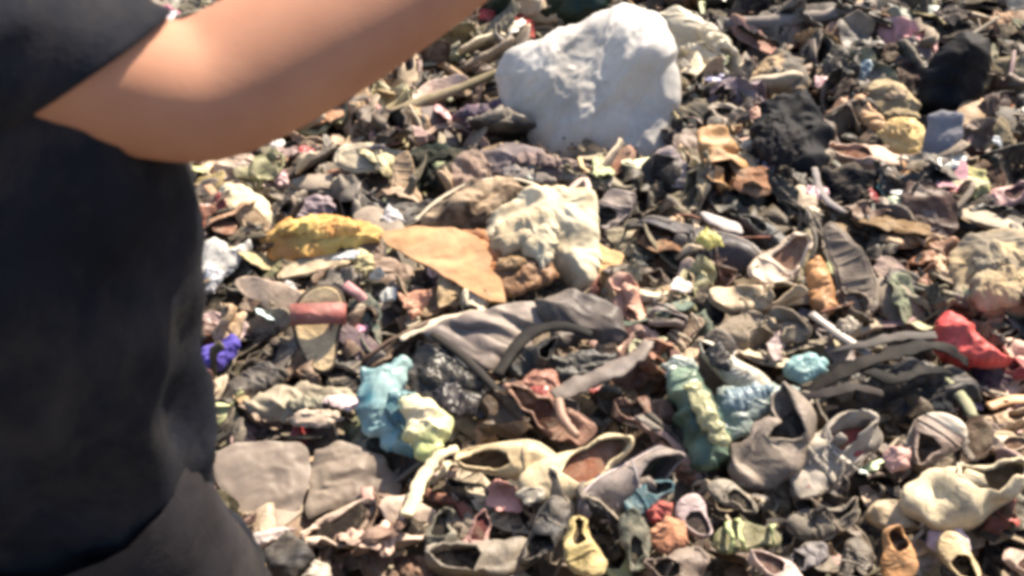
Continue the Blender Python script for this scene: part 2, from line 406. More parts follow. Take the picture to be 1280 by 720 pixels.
HERO = []      # (px, py, radius px, world pos, short phrase)
CAPS = []      # pixel footprints kept clear of the filler
def B(name, cat, short, label, pts, H, col, mat='fabric', lean=0.45, lift=0.05, solid=False, folds=True, **kw):
    cx = sum(p[0] for p in pts) / len(pts); cy = sum(p[1] for p in pts) / len(pts)
    ylow = max(p[1] for p in pts)
    P = hit(cx, cy + .6 * (ylow - cy) if ylow < 715 else cy)
    if not solid: kw.setdefault('thin', .005)
    if mat == 'plastic': mat = 'film'
    if mat == 'film' or 'foil' in getattr(mat, 'name', ''): kw.setdefault('spread', 3.0)
    kw.setdefault('fs', 10.0); kw.setdefault('ang', random.Random(len(HERO)).uniform(-.5, .9))
    tc = (CAM - P).normalized(); n = (Vector((0, 0, 1)) * (1 - lean) + tc * lean).normalized(); P = P + n * lift; H *= 0.60; kw['fold'] = kw.get('fold', .03) * (1.35 if H else 1)
    Bm = basis(n, Vector((1, 0, 0))); inv = Bm.transposed()
    poly = []
    for p in pts:
        q = inv @ (onplane(p[0], p[1], P, n) - P); poly.append((q.x, q.y))
    _seed[0] += 1
    me = blob_mesh(name, poly, H, _seed[0], **kw)
    o = link(name, me, mat if not isinstance(mat, str) else M[mat], None, lin(col) if col else None)
    o.matrix_world = Matrix.Translation(P) @ Bm.to_4x4()
    tag(o, label, cat)
    A = math.sqrt(abs(sum(poly[i - 1][0] * poly[i][1] - poly[i][0] * poly[i - 1][1] for i in range(len(poly)))) / 2)
    if folds and (not solid or folds == 3) and A > .14 and H > 0:
        rr = random.Random(int(cx * 7 + cy)); nf = 3 if folds == 3 else 2 if A > .2 else 1
        for k in range(nf):        # a fold of the same piece lying over itself
            ax = rr.uniform(0, 6.28); ox, oy = math.cos(ax) * A * .22, math.sin(ax) * A * .22; sx = rr.uniform(.42, .6); kk = {q: w for q, w in kw.items() if q not in ('thin', 'ang', 'wavy', 'skirt', 'round_')}
            pl2 = [(x * sx + ox, y * sx * .8 + oy) for x, y in poly]; _seed[0] += 1
            f = link('fold', blob_mesh('fold', pl2, H * .5, _seed[0], thin=.005, wavy=.10, ang=kk.get('ang', .4) + rr.uniform(.3, 1.4), **kk), mat if not isinstance(mat, str) else M[mat], o, tuple(v * rr.uniform(.82, 1.05) for v in lin(col)) if col else None)
            f.location = (0, 0, H * .62 + .012 + .012 * k); f.rotation_euler = (rr.uniform(-.15, .15), rr.uniform(-.15, .15), 0)
    r = max(math.hypot(p[0] - cx, p[1] - cy) for p in pts)
    HERO.append((cx, cy, r, P, short)); CAPS.append(('poly', pts, P))
    return o
def S(name, cat, short, label, heel, toe, st, up, sole, inn, lean=0.35, roll=0, lift=0.05, wk=1.0, hk=1.0, pitch=0, **kw):
    mx, my = (heel[0] + toe[0]) / 2, (heel[1] + toe[1]) / 2
    P = hit(mx, my + (.3 * abs(heel[1] - toe[1]) if lean > .45 else 0)); tc = (CAM - P).normalized(); n = (Vector((0, 0, 1)) * (1 - lean) + tc * lean).normalized(); P = P + n * lift
    a = onplane(*heel, P, n); b = onplane(*toe, P, n); L = (b - a).length
    kw['deformed'] = kw.get('deformed', 1.0) * 1.0
    root = make_shoe(name, st, lin(up), lin(sole), lin(inn), **{k: (lin(v) if k in ('lace', 'stripe', 'cap') and v else v) for k, v in kw.items()})
    root.matrix_world = Matrix.Translation((a + b) / 2) @ basis(n, b - a).to_4x4() @ Matrix.Rotation(R(roll), 4, 'X') @ Matrix.Rotation(R(pitch), 4, 'Y') @ Matrix.Diagonal((L, L * wk, L * hk, 1))
    tag(root, label, cat)
    if not 0.13 < L < 0.42: print('SIZE', short, round(L, 2))
    HERO.append((mx, my, math.hypot(heel[0] - toe[0], heel[1] - toe[1]) / 2, P, short)); CAPS.append(('cap', heel, toe, math.hypot(heel[0] - toe[0], heel[1] - toe[1]) * 0.16 * wk, P))
    return root
def T(name, cat, short, label, pix, rpx, col, mat='wood', lean=0.2, lift=0.06, n=9, flat=1.0, rough=0.25, z=None):
    if mat == 'leather' and flat < 1: flat *= .6; rough = .45
    """stick, strap or roll through pixels lying on the heap"""
    mx = sum(p[0] for p in pix) / len(pix); my = sum(p[1] for p in pix) / len(pix)
    P = hit(mx, my); tc = (CAM - P).normalized(); nn = (Vector((0, 0, 1)) * (1 - lean) + tc * lean).normalized(); P = P + nn * lift
    Bm = basis(nn, Vector((1, 0, 0))); inv = Bm.transposed(); loc = [inv @ (onplane(*p, P, nn) - P) for p in pix]
    if z:
        for q, dz in zip(loc, z): q.z += dz
    path = []
    m = 6
    for i in range(len(loc) - 1):
        p0 = loc[max(i - 1, 0)]; p1 = loc[i]; p2 = loc[i + 1]; p3 = loc[min(i + 2, len(loc) - 1)]
        for k in range(m):
            t = k / m; path.append(0.5 * ((2 * p1) + (p2 - p0) * t + (2 * p0 - 5 * p1 + 4 * p2 - p3) * t * t + (3 * p1 - p0 - 3 * p2 + p3) * t ** 3))
    path.append(loc[-1])
    sc = (P - CAM).dot(FW) / FOC; _seed[0] += 1; r0 = rpx * sc if not isinstance(rpx, (list, tuple)) else None
    rs = []
    for i in range(len(path)):
        u = i / (len(path) - 1); r = r0 if r0 else float(np.interp(u, np.linspace(0, 1, len(rpx)), rpx)) * sc
        rs.append(r * (1 + rough * noise.noise(Vector((i * .8, _seed[0], 0)))))
    vs, fs = tube(path, rs, n, flat=flat)
    vs = [tuple(Vector(v) + nvec(Vector(v) * 25 + Vector((_seed[0], 0, 0))) * (max(rs) * rough * .5)) for v in vs]
    o = link(name, mesh_from(name, vs, fs), M[mat], None, lin(col)); o.matrix_world = Matrix.Translation(P) @ Bm.to_4x4()
    tag(o, label, cat); HERO.append((mx, my, math.hypot(pix[0][0] - pix[-1][0], pix[0][1] - pix[-1][1]) / 2, P, short))
    for a, b in zip(pix, pix[1:]): CAPS.append(('cap', a, b, (rpx if r0 else max(rpx)) * 0.9, P))
    return o

# ------------------------------------------------------------------ the ground
def build_ground():
    xs = [-400, -60, -15] + [(-7 + 0.1 * i) for i in range(141)] + [15, 60, 400]
    ys = [-400, -60, -10, -2] + [(-1 + 0.1 * i) for i in range(101)] + [14, 40, 120, 400]
    vs = [(x, y, height(x, y) - 0.03 + (0.03 * noise.noise(Vector((x * 7, y * 7, 0))) if abs(x) < 8 else 0)) for y in ys for x in xs]; w = len(xs)
    fs = [(j * w + i, j * w + i + 1, (j + 1) * w + i + 1, (j + 1) * w + i) for j in range(len(ys) - 1) for i in range(w - 1)]
    m = worn('dirt', 0.95, 1.0, 18, 0.3, 0.1, c1=(0.10, 0.08, 0.06), c2=(0.20, 0.165, 0.125), cscale=5)
    g = link('ground', mesh_from('ground', vs, fs), m); g['kind'] = 'structure'
build_ground()


# ------------------------------------------------------------------ the person sorting through the heap
def build_person():
    root = bpy.data.objects.new('person', None); COL.objects.link(root); root.location = (-.50, .68, .35); bpy.context.view_layer.update()
    tag(root, 'person in navy t-shirt and dark trousers reaching a bare arm over the heap', 'person')
    inv = Matrix.Translation(-root.location)
    def part(name, me, mat):
        me.transform(inv); return link(name, me, mat, root)
    # materials
    sk, nt, b = nodemat('skin'); N = nt.nodes.new; L = nt.links.new
    tc = N('ShaderNodeTexCoord'); n1 = N('ShaderNodeTexNoise'); n1.inputs['Scale'].default_value = 14; n1.inputs['Detail'].default_value = 7; L(tc.outputs['Object'], n1.inputs['Vector'])
    cr = N('ShaderNodeValToRGB'); cr.color_ramp.elements[0].position = .3; cr.color_ramp.elements[1].position = .7
    cr.color_ramp.elements[0].color = (0.37, 0.178, 0.115, 1); cr.color_ramp.elements[1].color = (0.46, 0.238, 0.155, 1); L(n1.outputs['Fac'], cr.inputs[0]); L(cr.outputs[0], b.inputs['Base Color'])
    b.inputs['Roughness'].default_value = 0.72; b.inputs['Specular IOR Level'].default_value = .18; b.inputs['Subsurface Weight'].default_value = 0.12; b.inputs['Subsurface Radius'].default_value = (0.02, 0.008, 0.004); b.inputs['Subsurface Scale'].default_value = 0.5
    n2 = N('ShaderNodeTexNoise'); n2.inputs['Scale'].default_value = 220; L(tc.outputs['Object'], n2.inputs['Vector'])
    bu = N('ShaderNodeBump'); bu.inputs['Strength'].default_value = .05; bu.inputs['Distance'].default_value = .004; L(n2.outputs['Fac'], bu.inputs['Height']); L(bu.outputs[0], b.inputs['Normal'])
    def cloth(name, c, r=0.9):
        return worn(name, r, 0.25, 60, 0.06, 0.12, c1=tuple(v * .8 for v in c), c2=c, cscale=7, weave=True, grime=0)
    navy = cloth('navy_jersey', (0.013, 0.0155, 0.024)); trou = cloth('grey_trouser_cloth', (0.030, 0.028, 0.033)); hairm = cloth('black_hair', (0.012, 0.010, 0.009), .5)
    # skeleton
    E = Vector((-.24, .66, 1.613)); S0 = Vector((-.40, .54, 1.735)); Wr = Vector((.02, .84, 1.695)); sp = Vector((-.500, .685, 0))
    V = []; Ed = []; Rr = []
    def v(p, r, par=None):
        V.append(Vector(p)); Rr.append(r if isinstance(r, tuple) else (r, r))
        if par is not None: Ed.append((par, len(V) - 1))
        return len(V) - 1
    def at(dx, dy, z):     # body frame: dx to the person's right, dy forward
        c, s = math.cos(R(-50)), math.sin(R(-50)); return Vector((sp.x + dx * c - dy * s, sp.y + dx * s + dy * c, z))
    pel = v(at(0, 0, 1.28), (.14, .10))
    wa = v(at(0, .01, 1.44), (.125, .09), pel); ch = v(at(0, .02, 1.64), (.14, .10), wa); cl = v(at(0, .02, 1.74), (.10, .075), ch)
    nk = v(at(0, .04, 1.84), .055, cl); hb = v(at(0, .06, 1.91), .06, nk); hd = v(at(0, .085, 2.0), .085, hb); ht = v(at(0, .08, 2.07), .07, hd)
    sh = v(S0, .062, cl); ofs = Vector((0, 0, 0)); ua = v(S0.lerp(E, .5) + ofs, .054, sh); e1 = v(S0.lerp(E, .86) + ofs * .6, .056, ua); e2 = v(E + Vector((.004, 0, .006)), .058, e1)
    f1 = v(E.lerp(Wr, .14), .061, e2); f2 = v(E.lerp(Wr, .40), .058, f1); f3 = v(E.lerp(Wr, .75), .046, f2); wr = v(Wr, .027, f3)
    def hand(w, d, side, up):
        pl = v(V[w] + d * .045, (.036, .018), w); p2 = v(V[w] + d * .085, (.040, .015), pl)
        for k, (off, ln) in enumerate(((-.033, .066), (-.011, .078), (.011, .074), (.033, .056))):
            a = v(V[w] + d * .10 + side * off, .0095, p2); a = v(V[a] + d * ln * .45 - up * .012, .009, a); a = v(V[a] + d * ln * .3 - up * .02, .008, a); v(V[a] + d * ln * .2 - up * .022, .007, a)
        a = v(V[w] + d * .04 - side * .048, .012, pl); a = v(V[a] + d * .035 - side * .018 - up * .01, .010, a); v(V[a] + d * .026 - up * .012, .009, a)
    dw = (Wr - E).normalized(); sd = dw.cross(Vector((0, 0, 1))).normalized(); hand(wr, dw, sd, sd.cross(dw).normalized())
    S1 = at(-.20, .02, 1.73); E1 = at(-.27, -.02, 1.47); W1 = at(-.24, .16, 1.30)
    s1 = v(S1, .06, cl); a1 = v(S1.lerp(E1, .5), .050, s1); b1 = v(E1, .043, a1); c1 = v(E1.lerp(W1, .4), .042, b1); d1 = v(W1, .027, c1)
    dl = (W1 - E1).normalized(); sl_ = dl.cross(Vector((1, 0, 0))).normalized(); hand(d1, dl, sl_, sl_.cross(dl).normalized())
    legs = []
    for q, kx, fx in ((1, -.01, .05), (-1, -.01, -.06)):
        hp = v(at(q * .095, 0, 1.22), .095, pel); kn = v(at(q * .125 + kx, .05 + fx, .84), .062, hp); ca = v(at(q * .13 + kx, .02 + fx, .66), .056, kn); an = v(at(q * .135 + kx, 0 + fx, .43), .037, ca)
        he = v(at(q * .135 + kx, .01 + fx, .375), .034, an); v(at(q * .14 + kx, .17 + fx, .37), .032, he); legs.append((V[hp], V[kn], V[ca], V[an]))
    me = bpy.data.meshes.new('body'); me.from_pydata([tuple(p) for p in V], Ed, []); body = part('body', me, sk)
    m = body.modifiers.new('skin', 'SKIN'); m.use_smooth_shade = True
    for i, r in enumerate(Rr): me.skin_vertices[0].data[i].radius = r
    me.skin_vertices[0].data[0].use_root = True
    s = body.modifiers.new('sub', 'SUBSURF'); s.levels = 2; s.render_levels = 2
    # head features and hair
    H0 = V[hd]; c, s_ = math.cos(R(-50)), math.sin(R(-50)); fw = Vector((-s_, c, 0)); rt = Vector((c, s_, 0)); upv = Vector((0, 0, 1))
    def ell(cn, a, bb, cc, n=14):
        vs, fs = [], []
        for i in range(n + 1):
            for j in range(n * 2):
                th = math.pi * i / n; ph = math.pi * j / n
                vs.append(cn + rt * (a * math.sin(th) * math.cos(ph)) + fw * (bb * math.sin(th) * math.sin(ph)) + upv * (cc * math.cos(th)))
        for i in range(n):
            for j in range(n * 2): fs.append((i * n * 2 + j, i * n * 2 + (j + 1) % (n * 2), (i + 1) * n * 2 + (j + 1) % (n * 2), (i + 1) * n * 2 + j))
        return vs, fs
    vs, fs = ell(H0 + upv * .025 - fw * .022, .095, .098, .105); vs = [p + nvec(p * 30) * .006 for p in vs]
    part('hair', mesh_from('hair', vs, fs), hairm)
    part('nose', mesh_from('nose', *ell(H0 + fw * .088 - upv * .03, .014, .022, .024, 8)), sk)
    white = worn('eye_white', .2, 0, 10, 0, grime=0, c1=(.7, .68, .64))
    lipm = worn('lips', .45, 0, 10, 0, grime=0, c1=(.30, .09, .07))
    part('mouth', mesh_from('mouth', *ell(H0 + fw * .078 - upv * .065, .024, .010, .008, 8)), lipm)
    for q in (1, -1):
        part('ear', mesh_from('ear', *ell(H0 + rt * q * .088 - upv * .012, .010, .022, .034, 8)), sk)
        part('eye', mesh_from('eye', *ell(H0 + fw * .076 + rt * q * .032 - upv * .002, .014, .010, .008, 8)), white)
    # t-shirt: torso shell and two hollow sleeves
    vs, fs = [], []
    rings = [(.94, .195, .145), (1.05, .180, .135), (1.17, .178, .135), (1.28, .185, .155), (1.43, .210, .180), (1.55, .235, .185), (1.66, .235, .150), (1.73, .185, .122), (1.79, .125, .095), (1.83, .075, .072)]
    zs = np.linspace(rings[0][0], rings[-1][0], 54); n = 72
    for i, z in enumerate(zs):
        rx = np.interp(z, [r[0] for r in rings], [r[1] for r in rings]); ry = np.interp(z, [r[0] for r in rings], [r[2] for r in rings])
        for k in range(n):
            a = 2 * math.pi * k / n; p = at(rx * math.cos(a), ry * math.sin(a) + .02, z)
            q = Vector((a * 1.1, z * 5.5 + a * 1.2, 0.3)); w = ridged(q, Vector((2.3, 1, 4))) * (.016 + .010 * sm(1.5, 1.2, z)) + .020 * noise.noise(Vector((a * 2, z * 3, 7)))
            out = at(math.cos(a) * w, math.sin(a) * w, 0) - at(0, 0, 0); vs.append(p + out)
    for i in range(len(zs) - 1):
        for k in range(n): fs.append((i * n + k, i * n + (k + 1) % n, (i + 1) * n + (k + 1) % n, (i + 1) * n + k))
    def sleeve(A, Bp, r0, r1, ref, tilt):
        ax = (Bp - A).normalized(); u = (ref - ax * ref.dot(ax)).normalized(); w = ax.cross(u); m_ = 40; n_ = 40; b0 = len(vs)
        prof = [(t, 1.0) for t in np.linspace(0, 1, m_)] + [(1.004, .97), (.98, .93), (.80, .90)]
        for t, kk in prof:
            for k in range(n_):
                a = 2 * math.pi * k / n_; r = (r0 + (r1 - r0) * t) * kk
                p = A.lerp(Bp, t) + (u * math.cos(a) + w * math.sin(a)) * r + ax * (tilt * math.cos(a) * t)
                f = ridged(Vector((math.cos(a) * 1.2, math.sin(a) * 1.2, t * 2.6)), Vector((1, 6, 2))) * .006 * sm(1.0, .7, t)
                vs.append(p + (u * math.cos(a) + w * math.sin(a)) * f)
        for i in range(len(prof) - 1):
            for k in range(n_): fs.append((b0 + i * n_ + k, b0 + i * n_ + (k + 1) % n_, b0 + (i + 1) * n_ + (k + 1) % n_, b0 + (i + 1) * n_ + k))
    axr = (E - S0).normalized()
    sleeve(S0 - axr * .07, S0 + axr * .146, .080, .061, UP, 0.055)
    axl = (E1 - S1).normalized(); sleeve(S1 - axl * .07, S1 + axl * .17, .085, .068, Vector((1, 0, 0)), 0.0)
    part('shirt', mesh_from('shirt', vs, fs), navy)
    # trousers: seat and two legs
    vs, fs = [], []
    zs = np.linspace(.90, 1.20, 20); n = 56
    for z in zs:
        for k in range(n):
            a = 2 * math.pi * k / n; rx = np.interp(z, [.9, 1.12, 1.3], [.185, .195, .165]); ry = np.interp(z, [.9, 1.12, 1.3], [.115, .140, .12])
            w = 1 + .03 * ridged(Vector((a * 1.5, z * 9, 2)), Vector((4, 1, 1))); vs.append(at(rx * w * math.cos(a) + .015 * sm(1.2, 1.0, z), ry * w * math.sin(a) + .01, z))
    for i in range(len(zs) - 1):
        for k in range(n): fs.append((i * n + k, i * n + (k + 1) % n, (i + 1) * n + (k + 1) % n, (i + 1) * n + k))
    for hp, kn, ca, an in legs:
        P = [hp + Vector((0, 0, .02)), hp.lerp(kn, .5), kn, ca, an + Vector((0, 0, -.01))]; rr = [.118, .105, .088, .085, .078]; b0 = len(vs); m_ = 44; n_ = 36
        for i in range(m_):
            t = i / (m_ - 1) * 4; k0 = min(3, int(t)); p = P[k0].lerp(P[k0 + 1], t - k0); r = rr[k0] + (rr[k0 + 1] - rr[k0]) * (t - k0)
            for k in range(n_):
                a = 2 * math.pi * k / n_; w = r * (1 + .07 * ridged(Vector((math.cos(a) * 1.3 + i * .05, math.sin(a) * 1.3, i * .22)), Vector((hp.x * 9, 2, 2)))); vs.append(p + Vector((w * math.cos(a), w * math.sin(a), 0)))
        for i in range(m_ - 1):
            for k in range(n_): fs.append((b0 + i * n_ + k, b0 + i * n_ + (k + 1) % n_, b0 + (i + 1) * n_ + (k + 1) % n_, b0 + (i + 1) * n_ + k))
    part('trousers', mesh_from('trousers', vs, fs), trou)
    for hp, kn, ca, an in legs:
        r = make_shoe('shoe', 'sneaker', (.03, .03, .03), (.2, .2, .19), (.05, .05, .05), lace=(.1, .1, .1), deformed=.1)
        bpy.context.view_layer.update()
        M4 = Matrix.Translation(Vector((an.x, an.y, .375)) + fw * .06 - root.location) @ basis(upv, fw).to_4x4() @ Matrix.Scale(.29, 4)
        ps = []
        for ch_ in list(r.children):     # joined so that the footwear stays a part of the person
            d = ch_.data; d.transform(M4); ch_.parent = None; ps.append(ch_)
        bm = bmesh.new()
        for p_ in ps: bm.from_mesh(p_.data)
        mt = M['rubber']; me2 = bpy.data.meshes.new('footwear'); bm.to_mesh(me2); bm.free(); me2.polygons.foreach_set('use_smooth', [True] * len(me2.polygons)); me2.polygons.foreach_set('material_index', [0] * len(me2.polygons))
        link('footwear', me2, mt, root, (.03, .03, .032))
        for p_ in ps: bpy.data.objects.remove(p_)
        bpy.data.objects.remove(r)
build_person()

# ------------------------------------------------------------------ the things one can pick out in the heap
G_DK = (52, 50, 52); G_BR = (92, 78, 66); TAN = (196, 164, 128); CREAM = (232, 212, 172); GREY = (128, 120, 114); BONE = (214, 200, 178)
# --- behind: sack, tarpaulin, pole
B('sack', 'sack', 'white sack', 'big crumpled white woven sack sitting up on the heap',
  [(618, 96), (634, 68), (686, 40), (735, 18), (790, 6), (826, 10), (842, 60), (856, 95), (850, 128), (840, 152), (838, 206), (790, 218), (735, 212), (686, 204), (656, 172), (634, 148), (622, 122)],
  0.26, None, filmy(two('sack_weave', (252, 246, 236), (242, 236, 226), 6), .22), lean=.80, lift=.02, fold=.050, fs=4.6, res=76, ang=1.0, ratio=2.6, folds=False, wavy=.015, skirt=.30, round_=.36, solid=True, facet=.80, spread=.6)
B('sack_flap', 'plastic sheet', 'cream plastic sheet', 'torn cream plastic sheet spilling down beside the big white sack',
  [(822, 12), (850, 8), (880, 22), (905, 40), (928, 80), (918, 92), (905, 70), (885, 72), (910, 108), (895, 112), (868, 84), (842, 62)], 0.05, None, filmy(two('cream_film', (250, 240, 214), (236, 222, 190), 8)), lean=.6, lift=.14, fold=.04, fs=9, res=26, thin=.006)
B('tarpaulin', 'tarpaulin', 'green tarpaulin', 'dark green tarpaulin humped up at the back of the heap',
  [(585, 14), (610, 30), (665, 36), (700, 30), (748, 20), (765, -30), (700, -60), (600, -50)], 0.20, (30, 62, 50), 'plastic', lean=.7, lift=.16, fold=.04, fs=4, skirt=.2, solid=True)
T('pole', 'pole', 'grey pole', 'long grey weathered pole lying at the back beyond the sack', [(905, 30), (960, 28), (1030, 20), (1092, 6)], (7, 8.5, 8, 6), (156, 146, 140), lift=.20)
T('stick', 'stick', 'olive stick', 'long olive grey stick lying slantwise before the sack', [(478, 148), (520, 130), (570, 112), (628, 88)], (6, 7, 6, 5), (150, 136, 104), lift=.16)
T('stick', 'stick', 'pale stick', 'short pale peeled stick poking out beneath the forearm', [(460, 112), (478, 118), (502, 124)], (5, 5, 4), (226, 196, 160), lift=.09)
T('stick', 'stick', 'tan lath', 'tan lath sloping down behind the olive grey stick', [(540, 72), (556, 82), (578, 96)], (4, 5, 4), (204, 168, 130), lift=.08)
B('cloth', 'cloth', 'purple cloth', 'crumpled dark purple cloth tucked against the white sack', [(562, 150), (585, 132), (612, 128), (638, 122), (648, 150), (640, 168), (600, 172), (572, 166)], .09, (92, 68, 100), lift=.06, fold=.03)
B('rag', 'rag', 'red rag', 'small faded red rag at the foot of the green tarpaulin', [(635, 26), (652, 18), (668, 30), (668, 48), (645, 52)], .06, (178, 66, 62), lift=.12)
B('cloth', 'cloth', 'pink rag', 'dusty pink rag bunched behind the dark green cloth', [(478, 172), (498, 158), (530, 160), (545, 172), (520, 184), (490, 186)], .05, (200, 164, 158), lift=.05)
B('cloth', 'cloth', 'dark green cloth', 'blackish green crumpled cloth behind the yellow wrapper', [(494, 212), (512, 188), (545, 178), (590, 188), (600, 215), (560, 232), (530, 248), (500, 240)], .08, (36, 48, 42), lift=.04, fold=.04)
B('cloth', 'cloth', 'mauve grey cloth', 'mauve grey dusty cloth spread in front of the sack', [(590, 196), (625, 180), (668, 186), (700, 200), (745, 212), (720, 226), (680, 232), (640, 222), (602, 222)], .05, (140, 126, 126), lift=.04)
# --- left, under the arm
S('shoe', 'shoe', 'beige loafer', 'dusty beige loafer with pale sole edge under the forearm', (368, 190), (462, 186), 'loafer', (190, 160, 130), (214, 200, 160), (70, 55, 45), lean=.3, roll=-25)
B('leather_piece', 'leather', 'pinkish leather strip', 'pinkish beige strip of crumpled leather beside the dark shirt', [(262, 205), (290, 192), (322, 198), (340, 215), (310, 225), (268, 228)], .04, (206, 176, 152), 'leather')
B('rag', 'rag', 'pink scrap', 'small pale pink crumpled scrap in front of the beige loafer', [(334, 218), (344, 206), (358, 214), (362, 230), (348, 236)], .04, (226, 184, 188), lift=.08)
B('cloth', 'cloth', 'cream pouch', 'cream crumpled pouch with a dark hole in its front', [(264, 250), (282, 230), (305, 236), (330, 244), (348, 272), (338, 288), (305, 284), (275, 276)], .07, (240, 226, 186), lift=.06, fold=.035, solid=True)
B('leather_piece', 'leather', 'mauve flap', 'mauve flap of upper leather behind the yellow wrapper', [(350, 268), (362, 252), (398, 244), (414, 248), (422, 264), (400, 274), (365, 280)], .03, (160, 140, 150), 'leather', lift=.06)
S('shoe', 'shoe', 'grey plimsoll', 'grey canvas plimsoll pointing away from the yellow wrapper', (470, 278), (420, 226), 'sneaker', (136, 132, 134), (170, 160, 130), (60, 56, 54), lean=.35, umat='fabric', lace=(150, 146, 140), roll=20)
B('wrapper', 'wrapper', 'yellow wrapper', 'bright orange yellow crumpled cloth wrapper lying across the shoes',
  [(328, 300), (345, 284), (385, 276), (415, 266), (445, 276), (478, 288), (476, 304), (452, 314), (430, 312), (395, 320), (345, 326), (332, 318)], .06, None, two('yellow_cloth', (236, 166, 88), (255, 218, 120), 5, 'fabric'), lift=.10, fold=.045, fs=8, res=34, ang=.3, ratio=2.4)
B('plastic_scrap', 'plastic scrap', 'small white scrap', 'small bright white plastic scrap beside the yellow wrapper', [(474, 278), (486, 254), (496, 264), (508, 278), (490, 284)], .04, (244, 240, 240), 'plastic', lift=.10)
B('plastic_bag', 'plastic bag', 'white carrier bag', 'white crumpled carrier bag against the edge of the dark shirt',
  [(238, 380), (244, 302), (258, 296), (278, 304), (288, 312), (318, 302), (322, 310), (300, 326), (284, 340), (276, 356), (262, 384)], .07, (246, 242, 234), 'plastic', lift=.07, fold=.045, fs=9, res=34)
S('shoe', 'shoe', 'black trainer', 'black low trainer lying beside the white carrier bag', (284, 372), (366, 366), 'sneaker', (40, 42, 46), (34, 34, 36), (24, 24, 26), lean=.3, lace=(60, 60, 62), roll=-10, lift=.07)
B('plastic_scrap', 'plastic scrap', 'white paper scrap', 'folded white paper scrap at the toe of the black trainer', [(350, 362), (358, 350), (368, 354), (374, 368), (368, 380), (356, 374)], .03, (246, 240, 238), 'plastic', lift=.10)
S('shoe_sole', 'shoe sole', 'beige sole', 'long beige shoe sole lying just below the yellow wrapper', (346, 346), (436, 322), 'sole', BONE, (188, 166, 134), (206, 184, 150), lean=.3, lift=.07)
B('wrapper', 'wrapper', 'pale yellow scrap', 'pale yellow crumpled scrap hanging from the yellow wrapper', [(440, 324), (452, 312), (466, 318), (468, 338), (456, 346), (442, 340)], .04, (240, 226, 170), lift=.09)
B('leather_piece', 'leather', 'brown offcut', 'dull brown leather offcut below the orange cardboard', [(455, 340), (478, 318), (505, 330), (530, 350), (505, 362), (470, 366)], .03, (150, 122, 104), 'leather', lift=.04)
S('slipper', 'slipper', 'red strap slipper', 'cream slipper standing up with a faded red strap', (404, 466), (402, 358), 'slipper', (176, 96, 88), (90, 76, 62), (242, 212, 160), lean=.85, lift=.10, wk=1.65, deformed=.25)
S('shoe', 'shoe', 'green grey shoe', 'green grey cloth shoe leaning on the red strap slipper', (474, 446), (452, 374), 'loafer', (96, 108, 98), (120, 116, 116), (50, 46, 52), lean=.5, umat='fabric', wk=1.2)
B('paper', 'paper', 'pink striped paper', 'pink and white striped paper layers near the blue violet cloth', [(246, 398), (262, 388), (300, 396), (322, 412), (300, 428), (250, 420)], .03, None, two('striped_paper', (226, 196, 200), (160, 130, 120), 12), lift=.06)
B('cloth', 'cloth', 'blue violet cloth', 'bright blue violet crumpled cloth beside the dark shirt', [(246, 474), (250, 440), (268, 428), (296, 420), (302, 436), (284, 456), (262, 474)], .06, (88, 76, 178), lift=.09, fold=.03)
S('shoe', 'shoe', 'crushed brown shoe', 'dark brown crushed shoe between blue violet cloth and slipper', (308, 462), (378, 424), 'flat', (96, 82, 70), (70, 60, 54), (40, 34, 32), lean=.3)
B('leather_piece', 'leather', 'black leather flap', 'black leather flap curling under the crushed brown shoe', [(262, 510), (290, 476), (330, 452), (362, 462), (350, 490), (310, 506), (280, 520)], .06, (52, 50, 54), 'leather')
B('leather_piece', 'leather', 'flattened boot shaft', 'flattened dusty khaki boot shaft above the two leather panels', [(300, 506), (330, 488), (372, 478), (430, 484), (452, 500), (440, 522), (400, 530), (350, 528), (315, 520)], .05, (168, 154, 128), 'leather', lift=.07, fold=.025)
B('leather_piece', 'leather', 'pale leather tongue', 'pale pinkish leather tongue under the flattened boot shaft', [(356, 524), (380, 512), (420, 514), (432, 526), (405, 536), (370, 534)], .025, (206, 182, 158), 'leather', lift=.10)
B('leather_piece', 'leather', 'terracotta offcut', 'curled terracotta leather offcut below the orange cardboard', [(496, 372), (520, 364), (542, 370), (530, 388), (514, 402)], .03, (206, 140, 108), 'leather', lift=.09, curl=.8)
T('strap', 'strap', 'cream strap', 'cream leather strap lying along the grey handbag edge', [(500, 424), (522, 412), (556, 400), (602, 390)], (5, 7, 7, 5), (226, 208, 178), 'leather', lift=.12, flat=.5)
# --- bottom left
T('strap', 'strap', 'striped strap', 'thin black and white strap beside the dark trousers', [(246, 562), (272, 548), (304, 530)], (5, 5, 4), (70, 68, 66), 'fabric', lift=.06, flat=.5)
B('leather_piece', 'leather', 'tan leather panel', 'large flat tan leather panel with creases next to the trousers',
  [(258, 576), (296, 552), (330, 550), (374, 552), (388, 566), (386, 602), (376, 634), (350, 656), (316, 672), (290, 640)], .012, (146, 130, 116), 'leather', lean=.55, lift=.08, fold=.010, fs=4, wavy=.02, folds=False)
B('leather_piece', 'leather', 'grey brown panel', 'large flat grey brown leather panel right of the tan one',
  [(390, 562), (420, 550), (450, 556), (482, 574), (504, 606), (500, 630), (460, 632), (420, 636), (384, 650), (378, 636), (388, 600)], .015, (136, 120, 106), 'leather', lean=.5, lift=.06, fold=.013, fs=4, wavy=.02, folds=False)
S('shoe', 'shoe', 'torn pinkish shoe', 'torn pinkish cream shoe gaping open below the grey brown panel', (382, 672), (542, 652), 'flat', (214, 186, 164), (198, 176, 150), (40, 34, 32), lean=.45, lift=.09, wk=1.15)
